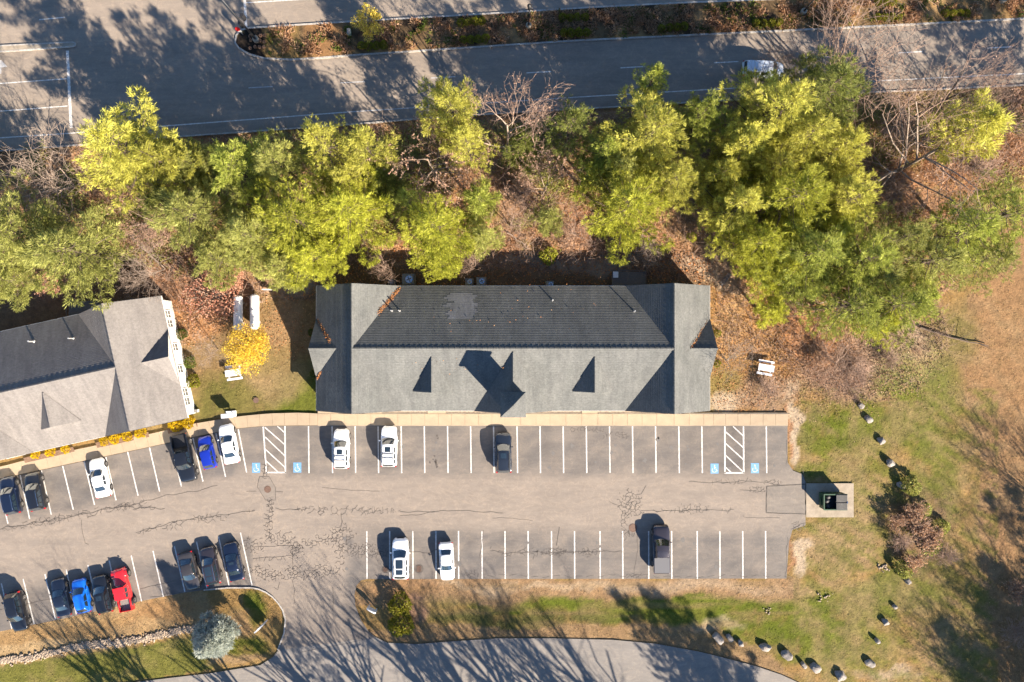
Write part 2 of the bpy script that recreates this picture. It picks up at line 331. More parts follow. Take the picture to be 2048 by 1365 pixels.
# ------------------------------------------------------------------ asphalt sheets
def sheet(name, P, z, mat, colfn=None, step=1.0, parent=None, **k):
    bm = bmesh.new(); pts = [W(x, y) for x, y in P]; vs = [bm.verts.new((p.x, p.y, z)) for p in pts]
    f = bm.faces.new(vs); f.normal_update()
    if f.normal.z < 0: f.normal_flip()
    bmesh.ops.triangulate(bm, faces=bm.faces[:])
    if step:
        x0, x1 = max(-70, min(p.x for p in pts)), min(75, max(p.x for p in pts)); y0, y1 = max(-60, min(p.y for p in pts)), min(60, max(p.y for p in pts))
        for i in range(1, int((x1-x0)/step)+1): bmesh.ops.bisect_plane(bm, geom=bm.verts[:]+bm.edges[:]+bm.faces[:], plane_co=(x0+i*step,0,0), plane_no=(1,0,0))
        for i in range(1, int((y1-y0)/step)+1): bmesh.ops.bisect_plane(bm, geom=bm.verts[:]+bm.edges[:]+bm.faces[:], plane_co=(0,y0+i*step,0), plane_no=(0,1,0))
    me = bpy.data.meshes.new(name); bm.to_mesh(me); bm.free()
    if colfn:
        n = len(me.vertices); co = np.empty(n*3, np.float32); me.vertices.foreach_get('co', co); co = co.reshape(-1, 3)
        c = np.ones((n, 4), np.float32); c[:, :3] = colfn(co[:,0]*PPM+1024, 682.5-co[:,1]*PPM)
        a = me.color_attributes.new('tint', 'FLOAT_COLOR', 'POINT'); a.data.foreach_set('color', c.ravel())
    me.materials.append(mat); return link(name, me, parent, **k)
def asphalt(name, streak):
    m, N, L, B = nodes(name); at = N.new('ShaderNodeAttribute'); at.attribute_name = 'tint'; tc = N.new('ShaderNodeTexCoord').outputs['Object']
    a = noise(N, L, tc, .45, 6, .72, .3, .7, stretch=streak); b = noise(N, L, tc, 1.5, 5, .75, .35, .65, stretch=(.5,1.5,1)); d = noise(N, L, tc, 16, 2, .6, .3, .7)
    c = mixc(N, L, 1.0, at.outputs['Color'], mixc(N, L, a, (.87,.88,.9), (1.12,1.11,1.09)), 'MULTIPLY')
    c = mixc(N, L, 1.0, c, mixc(N, L, b, (.91,.91,.92), (1.08,1.08,1.07)), 'MULTIPLY'); c = mixc(N, L, 1.0, c, mixc(N, L, d, (.93,)*3, (1.07,)*3), 'MULTIPLY')
    # swirling pale wear, strongest where the alpha-like darkness of the stalls is
    w = N.new('ShaderNodeTexNoise'); w.inputs['Scale'].default_value = .55; w.inputs['Detail'].default_value = 5; w.inputs['Distortion'].default_value = 1.6; L.new(tc, w.inputs['Vector'])
    ab = N.new('ShaderNodeMath'); ab.operation = 'SUBTRACT'; ab.inputs[1].default_value = .5; L.new(w.outputs[0], ab.inputs[0]); a2 = N.new('ShaderNodeMath'); a2.operation = 'ABSOLUTE'; L.new(ab.outputs[0], a2.inputs[0])
    r = N.new('ShaderNodeMapRange'); r.inputs[1].default_value = 0; r.inputs[2].default_value = .03; r.inputs[3].default_value = .75; r.inputs[4].default_value = 0; L.new(a2.outputs[0], r.inputs[0])
    c = mixc(N, L, r.outputs[0], c, mixc(N, L, 1.0, c, (1.22,1.18,1.12), 'MULTIPLY'))
    L.new(c, B.inputs['Base Color']); setp(B, Roughness=.9, Specular_IOR_Level=.25)
    bp = N.new('ShaderNodeBump'); bp.inputs['Strength'].default_value = .15; bp.inputs['Distance'].default_value = .05; n = N.new('ShaderNodeTexNoise'); n.inputs['Scale'].default_value = 18; L.new(tc, n.inputs['Vector']); L.new(n.outputs[0], bp.inputs['Height']); L.new(bp.outputs[0], B.inputs['Normal'])
    return m
A_LIGHT = np.array((.200,.168,.141)); A_DARK = np.array((.110,.100,.094))
def lotcol(X, Y):
    n = fbm(X, Y, .02, 4)[..., None]; ex = fbm(X*.7+99, Y*2.2, .05, 4)
    sx = np.clip((X-560)/60, 0, 1)                                      # 0 = rotated left lot, 1 = main lot
    yl = Y-(915+(520-X)*.215+30); ylow = Y-(1060+(500-X)*.22)
    u = np.where(X > 570, np.clip((955-Y)/12, 0, 1), np.clip((-yl)/12, 0, 1)*1.0)
    l = np.where(X > 700, np.clip((Y-1058)/12, 0, 1), np.where(X < 505, np.clip((ylow-8)/12, 0, 1), 0))
    w = np.clip(np.maximum(u, l)*(.05+1.35*ex), 0, 1)[..., None]
    c = A_LIGHT*(1-w)+A_DARK*w
    e = np.clip((X-1520)/60, 0, 1)[..., None]*.35; c = c*(1-e)+np.array((.16,.145,.13))*e
    oil = np.clip((fbm(X*1.5, Y*.35+77, .045, 3)-.58)*5, 0, 1)[..., None]*w*.45; c = c*(1-oil*.4)
    ent = (np.clip((Y-1150)/60, 0, 1)*(X < 760)*(X > 560))[..., None]; c = c*(1-ent*.08)
    return c*(.93+.14*n)
def drivecol(X, Y): return np.array((.185,.168,.152))*(.9+.2*fbm(X, Y, .02, 4))[..., None]
def roadcol(X, Y):
    c = np.array((.222,.184,.150))*(.9+.2*fbm(X*.25, Y+X*.055, .05, 4))[..., None]
    return c*(1-.12*np.clip((fbm(X*.1, (Y+X*.06)*1.2, .06, 3)-.5)*5, 0, 1))[..., None]
ma = asphalt('aged_asphalt', (.35,1.2,1)); mr = asphalt('road_asphalt', (.12,1.4,1,.07))
lot = sheet('parking_lot', LOT, .02, ma, lotcol, kind='structure')
drive = sheet('driveway', DRIVE, .016, ma, drivecol, kind='structure')
road = sheet('road', ROADS, .02, mr, roadcol, 1.5, kind='structure')
def rough_edge(P, n=5, amp=2.2):
    Q = []
    for i in range(len(P)):
        a, b = P[i], P[(i+1) % len(P)]; d = math.dist(a, b); k = max(1, int(d/n))
        for j in range(k): t = j/k; Q.append((a[0]+(b[0]-a[0])*t+random.uniform(-amp, amp)*(j > 0), a[1]+(b[1]-a[1])*t+random.uniform(-amp, amp)*(j > 0)))
    return Q
def median(name, P, mat, fn):
    o = sheet(name, P, .14, mat, fn, .6, kind='structure'); return o
gm = bpy.data.materials['ground_cover']
median('median_bed', MEDIAN, gm, zones)
sheet('median_nose', MEDIAN2, .15, M['concrete_b'], None, 0, kind='structure')
# kerbs
def ribbon(mb, P, w, z0, z1, closed=False, px=True):
    pts = [W(*p) if px else Vector((p[0], p[1], 0)) for p in P]; n = len(pts); L_, R_ = [], []
    for i in range(n):
        a = pts[(i-1) % n] if (closed or i > 0) else pts[i]; b = pts[(i+1) % n] if (closed or i < n-1) else pts[i]
        d = (b-a); d.z = 0; d = d.normalized() if d.length > 1e-6 else Vector((1,0,0)); q = Vector((-d.y, d.x, 0))*(w/2)
        L_.append(pts[i]+q); R_.append(pts[i]-q)
    for i in range(n if closed else n-1):
        j = (i+1) % n
        a, b, c, d = L_[i], L_[j], R_[j], R_[i]
        mb.poly([(d.x,d.y,z1),(c.x,c.y,z1),(b.x,b.y,z1),(a.x,a.y,z1)])
        if z1-z0 > .02:
            mb.poly([(a.x,a.y,z1),(b.x,b.y,z1),(b.x,b.y,z0),(a.x,a.y,z0)]); mb.poly([(c.x,c.y,z1),(d.x,d.y,z1),(d.x,d.y,z0),(c.x,c.y,z0)])
    return mb
def kerb(P, w=.17, closed=False, h=.15):
    ribbon(MB(), P, w, -.1, h+.006, closed).build('kerb', M['kerb'], kind='structure')
kerb(MEDIAN, .2, True); kerb(MEDIAN2, .16, True, .16)
kerb([p for p in ROADS if p[1] > 130 and p[0] < 2710][:13], .16)
kerb([(408,1180),(457,1175.3),(503.7,1175.3),(518,1178),(533,1184.6),(546,1194),(557.7,1206.7),(566,1220),(571.5,1240),(568.7,1265.6),(556,1300)], .15)
# ------------------------------------------------------------------ painted lines
def line(parent, a, b, w, mat='paint', z=.026, name='stall_line'):
    return ribbon(MB(), [a, b], w, z, z).build(name, M[mat], parent)
UP = [617.5,664.6,710.8,756.6,802.8,849,895.5,941.6,987.5,1034.5,1080.4,1126.6,1172.9,1219.4,1265.3,1311.4,1357.9,1403.9,1532.8]
for x in UP: line(lot, (x-.4,853), (x+.7,946.5), .145)
LOW = [733.8,779.4,825.7,871.8,917.1,964,1010,1056.2,1103,1149,1200,1245.3,1297.2,1343.2,1394.2,1439.6,1485.3,1531]
for x in LOW: line(lot, (x,1062.5), (x+.4,1158), .145)
LU = [((-4,960),(16.2,1047.5)),((40.5,950.6),(59.7,1038.6)),((83,941.6),(102.9,1029.7)),((125.6,932.4),(146.8,1019.8)),((168.5,923),(189.3,1010)),((211.7,914),(232.4,1001)),((255.6,904),(276.4,991.7)),
      ((299.1,895.2),(319.5,983.2)),((343,886),(363,973.3)),((386,876.4),(406.2,963.4)),((432,867),(451.3,954.1)),((476.6,858.6),(493.5,945.6))]
LL = [((3,1167),(24,1258)),((46.5,1158.3),(68.6,1248.2)),((90,1148.3),(111,1238.8)),((132.5,1139.3),(153,1229)),((176.1,1130.4),(197,1220)),((218.6,1121.5),(239,1211)),((262.6,1111.4),(283.4,1203)),
      ((306.2,1102),(327,1194.1)),((349,1092.6),(370,1184)),((393.3,1083.5),(414,1177)),((437.4,1073.7),(458.3,1172.3)),((481.1,1065.6),(504.2,1171.1))]
for a, b in LU+LL: line(lot, a, b, .14)
for (a, b) in [((526.5,854),(533,946)),((570,852.5),(571,946)),((531.8,945.4),(572.2,945.4)), ((1449.6,853),(1449.8,947)),((1486.8,853),(1487.4,947)),((1448.5,946.3),(1488.6,946.3))]: line(lot, a, b, .17)
for (a, b) in [((530,855),(570,890)),((555,853),(570,866)),((530,874),(570,912)),((531,899),(570,935)),((532,922),(556,944)),
               ((1451,864),(1486,895)),((1466,853),(1486,872)),((1451,887),(1486,919)),((1451,911),(1486,944)),((1451,935),(1462,945))]: line(lot, a, b, .13, z=.029)
def symbol(cx, cy, w, h):
    s = sheet('blue_marking', [(cx-w/2,cy-h/2),(cx+w/2,cy-h/2),(cx+w/2,cy+h/2),(cx-w/2,cy+h/2)], .027, M['blue'], None, 0, parent=lot)
    mb = MB(); k = h/20
    c = W(cx, cy); r = .30*k
    mb.poly([(c.x+.0+.075*math.cos(t*PI/5), c.y+.36*k+.075*math.sin(t*PI/5), .031) for t in range(10)])
    def st(P): ribbon(mb, P, .065, .031, .031)
    st([(cx,cy-5*k),(cx+.3,cy+1*k),(cx+3.6*k,cy+1.2*k),(cx+5*k,cy+5.2*k),(cx+6.4*k,cy+4.6*k)]); st([(cx,cy-2*k),(cx+3*k,cy-2*k)])
    st([(cx-.5+4.4*k*math.cos(t), cy+3*k-4.4*k*math.sin(t)) for t in [x*PI/8 for x in range(6, 16)]])
    mb.build('wheelchair_symbol', M['paint'], s)
symbol(512.5,936,16,20); symbol(594.8,935.5,16,20); symbol(1429,937.5,16,20); symbol(1509.8,936.8,16,20)
# road markings
for a, b, w, m_ in [((135,102),(142.5,256.5),.34,'paint'),((0,167.6),(133.4,158),.12,'paint'),((0,223),(136,212.5),.12,'paint'),((0,276.3),(141,267),.12,'paint'),((141,267),(700,224.3),.12,'paint'),
                    ((700,224.3),(1159,194.5),.12,'paint_worn'),((1159,194.5),(1464,177),.12,'paint'),((1464,177),(1888,155.6),.12,'paint_worn'),((1888,155.6),(2300,136),.12,'paint'),((489,-10),(492.5,56),.3,'paint'),((492.5,6),(612,-1),.12,'paint'),((78.7,40),(130,35.2),.12,'paint')]:
    line(road, a, b, w, m_, name='road_line')
for x in (497,681,862,1053,1241,1428,1611,1796,1974):
    y = lambda q: 146.4-(q-1053)*.0538
    line(road, (x,y(x)), (x+49,y(x+49)), .12, 'paint' if x > 900 else 'paint_worn', name='lane_dash')
mb = MB(); mb.poly([W(*p)+Vector((0,0,.027)) for p in [(-8,121),(3,121),(15,134),(3,136),(3,148),(-8,150)]][::-1]); mb.build('arrow_marking', M['paint_worn'], road)
# patches, manholes, drains
def tint(c): return lambda X, Y: np.array(c)*(.93+.14*fbm(X, Y, .06, 3))[..., None]
P1 = [(519.6,953.5),(538.4,953.5),(551.6,976.3),(551.2,1000.4),(531.5,1000.4),(514.6,974.3)]
P2 = [(1533,973),(1611,968.5),(1611,1028),(1533,1026)]
P3 = [(506,1094),(585,1090),(586,1112),(506,1115)]
for P, c in ((P1,(.185,.158,.135)),(P2,(.172,.150,.130)),(P3,(.205,.172,.145))):
    sheet('asphalt_patch', P, .024, ma, tint(c), 1, parent=lot)
def disc(mb, x, y, z, r, n=16): mb.poly([(x+r*math.cos(2*PI*i/n), y+r*math.sin(2*PI*i/n), z) for i in range(n)]); return mb
def manhole(px, py, r, label, z=.028):
    c = W(px, py); t = empty('manhole', (c.x, c.y, z), label=label, cat='manhole cover', group='manhole covers')
    MB().lathe([(r,0),(r,.012),(r*.86,.012),(r*.86,.004)], 20).build('ring', M['rust'], t)
    MB().lathe([(r*.82,0),(r*.82,.01)], 20).build('cover', M['rust'], t)
manhole(535.4,979,.41,'round rusty manhole cover in the six-sided asphalt patch below the hatched bay')
manhole(512,801,.34,'round iron cover set in the lawn left of the main building', .01)
manhole(1266,1056,.5,'round worn cover in the asphalt beside the dark pickup shadow')
for px, py, r, lb in ((771,1139,.3,'clogged storm drain left of the white panoramic roof car'),(838,1138,.4,'round storm drain between the two white cars in the lower row')):
    c = W(px, py); t = empty('storm_drain', (c.x,c.y,.026), label=lb, cat='drain', group='storm drains')
    disc(MB(), 0,0,.004, r+.15).build('apron', M['crack'], t); g = MB()
    for i in range(-3,4): g.box(i*.08-.02, i*.08+.02, -math.sqrt(max(.01,r*r-(i*.08)**2)), math.sqrt(max(.01,r*r-(i*.08)**2)), .006, .03)
    g.build('grate', M['rust'], t)
def stain(px, py, r, mat):
    c = W(px, py); n = 11; rr = [r*random.uniform(.5,1.2) for _ in range(n)]; MB().poly([(c.x+rr[i]*math.cos(2*PI*i/n), c.y+rr[i]*1.2*math.sin(2*PI*i/n), .0305) for i in range(n)]).build('oil_stain', mat, lot)
for q in ((874,872,.16),(876,877,.12),(869,912,.12),(860,925,.13),(872,923,.2),(873,929,.17),(874,934,.13),(866,919,.1),(871,925,.1)): stain(*q, M['crack'])
osm = pm('old_oil_stain', (.105,.097,.092), (.12,.11,.103), 5, .8)
for i in range(46):
    x = random.choice(UP+LOW)+23+random.uniform(-9,9); up = random.random() < .5; stain(x, random.uniform(875,940) if up else random.uniform(1072,1145), random.uniform(.08,.3), osm)
# ------------------------------------------------------------------ cracks
ck = MB()
def wig(P, amp, step=4.0):
    out = []; ph = random.uniform(0, 500)
    for i in range(len(P)-1):
        a, b = P[i], P[i+1]; d = math.dist(a, b); n = max(1, int(d/step)); nx, ny = -(b[1]-a[1])/max(d,.01), (b[0]-a[0])/max(d,.01)
        for j in range(n):
            t = j/n; ph += random.uniform(.25, .7); o = (math.sin(ph)+.5*math.sin(ph*1.9+1))*amp*.75+random.uniform(-.12,.12)*amp
            out.append((a[0]+(b[0]-a[0])*t+nx*o, a[1]+(b[1]-a[1])*t+ny*o))
    out.append(P[-1]); return out
def crack(P, amp=1.2, w=.05): ribbon(ck, wig(P, amp, 3.5), w, .033, .033)
def cband(P, width, n, w=.04, amp=1.3):
    for k in range(n):
        o = random.uniform(-1, 1)*width; i0 = random.random()*.5; i1 = i0+random.uniform(.25,.6); i1 = min(1, i1)
        L_ = [0]
        for i in range(len(P)-1): L_.append(L_[-1]+math.dist(P[i], P[i+1]))
        T = L_[-1]; q = []
        steps = max(2, int((i1-i0)*T/9)); ph = random.uniform(0,9)
        for s in range(steps+1):
            d = (i0+(i1-i0)*s/steps)*T; i = max(j for j in range(len(P)-1) if L_[j] <= d+1e-6); t = (d-L_[i])/(L_[i+1]-L_[i]); a, b = P[i], P[i+1]
            nx, ny = -(b[1]-a[1])/(L_[i+1]-L_[i]), (b[0]-a[0])/(L_[i+1]-L_[i]); oo = o*math.cos(ph+s*.55)
            q.append((a[0]+(b[0]-a[0])*t+nx*oo, a[1]+(b[1]-a[1])*t+ny*oo))
        crack(q, amp, w*random.uniform(.7,1.2))
def cells(test, x0, x1, y0, y1, size, keep, w):
    dx = size*1.5; dy = size*math.sqrt(3); ni = int((x1-x0)/dx)+3; nj = int((y1-y0)/dy)+3; V = {}
    def vert(x, y):
        k = (round(x, 1), round(y, 1))
        if k not in V: V[k] = (x+random.gauss(0, size*.30), y+random.gauss(0, size*.30))
        return k
    E = set()
    for i in range(ni):
        for j in range(nj):
            cx = x0+i*dx; cy = y0+j*dy+(i % 2)*dy/2; c = [vert(cx+size*math.cos(a*PI/3), cy+size*math.sin(a*PI/3)) for a in range(6)]
            for a in range(6): E.add(tuple(sorted((c[a], c[(a+1) % 6]))))
    for a, b in sorted(E):
        p, q = V[a], V[b]; m = ((p[0]+q[0])/2, (p[1]+q[1])/2); k = test(*m)
        if random.random() < k*keep:
            d = max(.5, math.dist(p, q)); o = random.gauss(0, .16)*d; m = (m[0]-(q[1]-p[1])/d*o, m[1]+(q[0]-p[0])/d*o)
            o2 = random.gauss(0, .08)*d; n1 = ((p[0]+m[0])/2+o2*.5, (p[1]+m[1])/2-o2*.5)
            ribbon(ck, [p, n1, m, q], w*random.uniform(.6,1.25), .033, .033)
def gator(cx, cy, rx, ry, n, rot=0, w=.042):
    den = n/(rx*ry)*9; size = min(6.5, max(3.2, 4.6/max(.5, den**.5))); co, si = math.cos(rot), math.sin(rot)
    def t(x, y):
        u, v = ((x-cx)*co+(y-cy)*si)/rx, (-(x-cx)*si+(y-cy)*co)/ry; d = math.hypot(u, v)+.25*math.sin(x*.31+cy)*math.sin(y*.37+cx); return max(0, min(1, (1.25-d)*2.2))
    R = max(rx, ry)*1.2; cells(t, cx-R, cx+R, cy-R, cy+R, size, .8, w*1.1)
def cband(P, width, n, w=.042, amp=1.3):
    def t(x, y):
        best = 99
        for a, b in zip(P, P[1:]):
            L2 = (b[0]-a[0])**2+(b[1]-a[1])**2; u = max(0, min(1, ((x-a[0])*(b[0]-a[0])+(y-a[1])*(b[1]-a[1]))/L2)); best = min(best, math.hypot(x-a[0]-u*(b[0]-a[0]), y-a[1]-u*(b[1]-a[1])))
        ww = width*(.55+.45*math.sin(x*.045+P[0][1])+.2*math.sin(x*.13)); return max(0, min(1, (ww-best)/3))
    xs_ = [p[0] for p in P]; ys_ = [p[1] for p in P]; cells(t, min(xs_)-width, max(xs_)+width, min(ys_)-width, max(ys_)+width, 5.2, .68, w*1.1)
B1 = [(0,1058),(60,1048),(150,1032),(230,1014),(330,1017)]
crack(B1, 2.2, .06); cband(B1, 9, 12); crack([(218,1018),(277,1007),(330,992),(400,981),(435,971)], 1.3, .05); crack([(163,1040),(165,1062),(170,1087),(178,1090)], .8)
B2 = [(276,1064),(320,1053),(359,1041),(399,1037),(510,1021)]; crack(B2, 1.2, .05); cband(B2, 8, 9); gator(345,1052,30,9,14,-.2); gator(425,1038,30,7,12,-.1)
gator(80,1046,60,7,14,-.18); gator(200,1022,50,8,18,-.2); gator(260,1010,30,8,12,-.2)
crack([(493,983),(513,983)], .3); crack([(552,984),(566,984)], .3)
crack([(528,953),(530,930),(527,915)], 1.5); crack([(534,953),(536,935)], 1.5); gator(529,940,5,14,6)
B3 = [(540,1001),(539,1030),(535,1075)]; cband(B3, 7, 9); gator(538,1040,8,38,34)
gator(560,1078,30,12,60); gator(505,1092,24,14,34,.3); gator(590,1098,16,16,30)
B4 = [(586,1100),(630,1085),(683,1062)]; cband(B4, 8, 6); gator(635,1083,45,9,48,-.25); gator(684,1075,22,24,60); crack([(683,1026),(684,1045),(680,1062)], .8, .06); gator(680,1110,8,22,18)
gator(728,1100,38,14,95); gator(765,1108,20,8,24); crack([(780,1103),(800,1107),(830,1104),(860,1105),(880,1098)], 1.6, .06)
gator(525,1145,30,12,45,.3); gator(600,1150,70,9,85,-.03); gator(650,1140,30,10,40); gator(585,1140,14,14,20); crack([(506,1117),(584,1112)], .9); crack([(585,1092),(586,1140)], .8); crack([(506,1095),(560,1092),(586,1092)], .8); gator(545,1117,36,4,12)
crack([(583,1160),(590,1180),(588,1208)], 1.2); crack([(665,1175),(668,1200),(664,1222)], 1); crack([(560,1165),(556,1180),(548,1175)], 1)
crack([(551,1016),(565,1020),(600,1019)], .8); B5 = [(600,1017),(640,1018),(720,1021),(805,1021)]; cband(B5, 8, 16, .032); gator(700,1022,95,8,46)
crack([(800,1024),(860,1024),(915,1021),(960,1024),(1005,1026)], 1.1, .06); crack([(800,1031),(830,1031),(870,1023)], 1); crack([(985,1036),(1030,1037),(1065,1042)], .8, .03); crack([(645,975),(690,980),(760,983)], .5, .03)
crack([(1378,964),(1440,966),(1500,962),(1560,970)], 1.2, .06); gator(1465,964,36,5,14); gator(1546,966,18,6,12); crack([(1480,980),(1530,984)], .6); gator(1515,980,20,8,26)
gator(1262,1000,22,18,50); gator(1262,1020,24,14,26); gator(1250,1050,8,26,22); gator(1262,1068,12,6,18); crack([(1218,1004),(1240,1012)], .8); crack([(1292,971),(1282,988),(1272,990)], 1)
B6 = [(1282,1022),(1350,1022),(1400,1020),(1461,1022)]; crack(B6, 1, .05); cband(B6, 6, 8); gator(1385,1018,26,9,34)
crack([(1486,1032),(1490,1036),(1560,1036)], .4, .035); crack([(1533,974),(1532,1026)], .8, .06); crack([(1533,1026),(1611,1029)], .5, .05); crack([(1533,973),(1611,969)], .5, .05)
crack([(1119,1054),(1117,1070),(1112,1092)], .8, .07); gator(1110,1104,24,8,55); B7 = [(985,1100),(1012,1108),(1060,1104),(1100,1106),(1150,1104),(1245,1103)]; crack(B7, 1.4, .06); cband(B7, 7, 10); gator(1180,1104,26,8,24); gator(1060,1106,26,8,16)
crack([(966,1060),(965,1085),(958,1118)], .8, .05); crack([(1273,1060),(1276,1090),(1268,1150)], 1.1, .04); gator(1268,1152,22,4,22)
gator(942,1150,12,7,18)
for x in range(975,1570,22): crack([(x,1152+random.uniform(-2,3)),(x+14,1153+random.uniform(-4,3))], 1.6, .04)
for x in (1150,1195,1215,1240,1248,1170): gator(x, 858+random.uniform(0,14), 10, 6, 7)
crack([(1574,880),(1573,925),(1572,930)], 1.5, .04); crack([(1575,1075),(1574,1100),(1572,1155)], 1.6, .05); gator(1596,1052,14,8,22); crack([(1583,1060),(1600,1048),(1611,1046)], 1.5, .05); crack([(1606,940),(1610,965),(1611,1028)], 1, .05)
crack([(0,1220),(120,1194)], .5, .03); crack([(280,1178),(350,1162)], .5, .05); crack([(300,1195),(366,1184)], 1.5, .05)
crack([(722,1250),(728,1262),(752,1268)], .5); crack([(600,1305),(680,1290),(745,1276)], .6, .03)
for P in (P1, P2): ribbon(ck, wig(P+[P[0]], .4), .05, .033, .033)
ck.build('crack_network', M['crack'], lot, kind='stuff')
# ------------------------------------------------------------------ pavement slabs
sidewalk = empty('sidewalk', kind='structure')
upe = [(-250,984),(0,934),(49.5,921),(192,891),(302.7,867.5),(391.7,847),(476,832.9),(537.4,827),(596.7,825.5),(636,827)]
loe = [(-250,1008),(0,958),(83,940),(300,894.2),(332,887),(400,871.5),(476,857),(527.5,852.2),(590,851.3),(636,851)]
def along(P, x):
    for a, b in zip(P, P[1:]):
        if a[0] <= x <= b[0]: return a[1]+(b[1]-a[1])*(x-a[0])/(b[0]-a[0])
    return P[-1][1]
def slab(q, z0=-.05, z1=.145, parent=sidewalk, mat='concrete', name='slab'):
    pts = [W(*p) for p in q]; c = sum(pts, Vector())/4; pts = [c+(p-c)*(1-.018/(p-c).length) for p in pts]; z1 += random.uniform(-.006,.006)
    mb = MB(); mb.poly([(p.x,p.y,z1) for p in pts])
    for i in range(4): a, b = pts[i], pts[(i+1) % 4]; mb.poly([(a.x,a.y,z1),(a.x,a.y,z0),(b.x,b.y,z0),(b.x,b.y,z1)])
    mb.build(name, M[mat], parent)
x = -30
while x < 636:
    x2 = min(636, x+25); tl = 4.5 if x < 480 else (1 if x < 560 else 0); tl2 = 4.5 if x2 < 480 else (1 if x2 < 560 else 0)
    if 636-x2 < 10: x2 = 636
    slab([(x+tl,along(loe,x+tl)),(x2+tl2,along(loe,x2+tl2)),(x2-tl2*.5,along(upe,x2-tl2*.5)),(x-tl*.5,along(upe,x-tl*.5))]); x = x2
J = [636,662,689,716,742,769,796,823,850,877,903,930,957,984,1010,1041,1072,1100,1131.6,1163.3,1195.5,1225,1254.4,1283.7,1313,1347.6,1377.8,1407,1426.7,1450.7,1475,1500,1525.4,1550.3,1575.3]
for a, b in zip(J, J[1:]): slab([(a,851),(b,851),(b,828),(a,828)])
MB().box(*[f for f in (W(636,0).x, W(1575.3,0).x)], W(0,852).y, W(0,826).y, -.05, .1).build('slab_bed', M['concrete_b'], sidewalk)
# narrow planting strip and door slabs between wall and pavement
for a, b in ((636,676),(730,765),(855,892),(1163,1195),(1312,1324)): slab([(a,827.5),(b,827.5),(b,816),(a,816)])
for a, b in ((765,855),(892,1000),(1052,1163),(1195,1312)):
    p, q = W(a,827.6), W(b,817); mbx = MB().box(p.x, q.x, p.y, q.y, -.02, .06); o = mbx.build('gravel_strip', M['stone'], sidewalk)
for a, b in ((700,730),(892,1000),(1340,1365)): pass
pad = sheet('concrete_pad', PAD, .05, M['concrete_b'], None, 0, kind='structure')
# ------------------------------------------------------------------ shingled roofs
LIP = [.012]
def courses(mb, poly, up, exp=.21, t=None):
    t = LIP[0] if t is None else t
    P = [Vector(p) for p in poly]; n = (P[1]-P[0]).cross(P[2]-P[0]).normalized()
    if n.z < 0: n = -n; P = P[::-1]
    g = Vector((0,0,1))-n*n.z; g.normalize(); S = [p.dot(g) for p in P]; s0, s1 = min(S), max(S); K = max(1, int(math.ceil((s1-s0)/exp)))
    def clip(Q, lim, keep):
        out = []
        for i in range(len(Q)):
            a, b = Q[i], Q[(i+1) % len(Q)]; sa, sb = (a.dot(g)-lim)*keep, (b.dot(g)-lim)*keep
            if sa >= 0: out.append(a)
            if (sa > 0 > sb) or (sa < 0 < sb): out.append(a+(b-a)*(sa/(sa-sb)))
        return out
    mb.poly([q+n*.004 for q in P])
    for k in range(K):
        lo = s0+k*exp; hi = min(s1, lo+exp*.36)
        Q = clip(P, lo, 1)
        if len(Q) > 2: Q = clip(Q, hi, -1)
        if len(Q) < 3: continue
        R = [q+n*(t+.004) for q in Q]; mb.poly(R)
        for i in range(len(Q)): j = (i+1) % len(Q); mb.poly([R[j], R[i], Q[i], Q[j]])
HD, HW, ZE, ZR, XC = 7.08, 4.8, 3.0, 6.42, 17.5
def window(parent, p, yaw, w, h, name='window', mat='white'):
    Mx = Matrix.Translation(p) @ Matrix.Rotation(yaw, 4, 'Z')          # +x outward
    f = MB(); 
    for (y0,y1,z0,z1) in ((-w/2-.09,-w/2,-.09,h+.09),(w/2,w/2+.09,-.09,h+.09),(-w/2,w/2,-.09,0),(-w/2,w/2,h,h+.09),(-w/2,w/2,h*.5-.025,h*.5+.025),(-.02,.02,0,h)): f.box(-.02, .06, y0, y1, z0, z1, Mx)
    fo = f.build(name, M[mat], parent); MB().box(-.02, .02, -w/2, w/2, 0, h, Mx).build('pane', M['glass'], fo)
def wall_box(mb, x0, x1, y0, y1, z0, z1): mb.box(x0, x1, y0, y1, z0, z1)
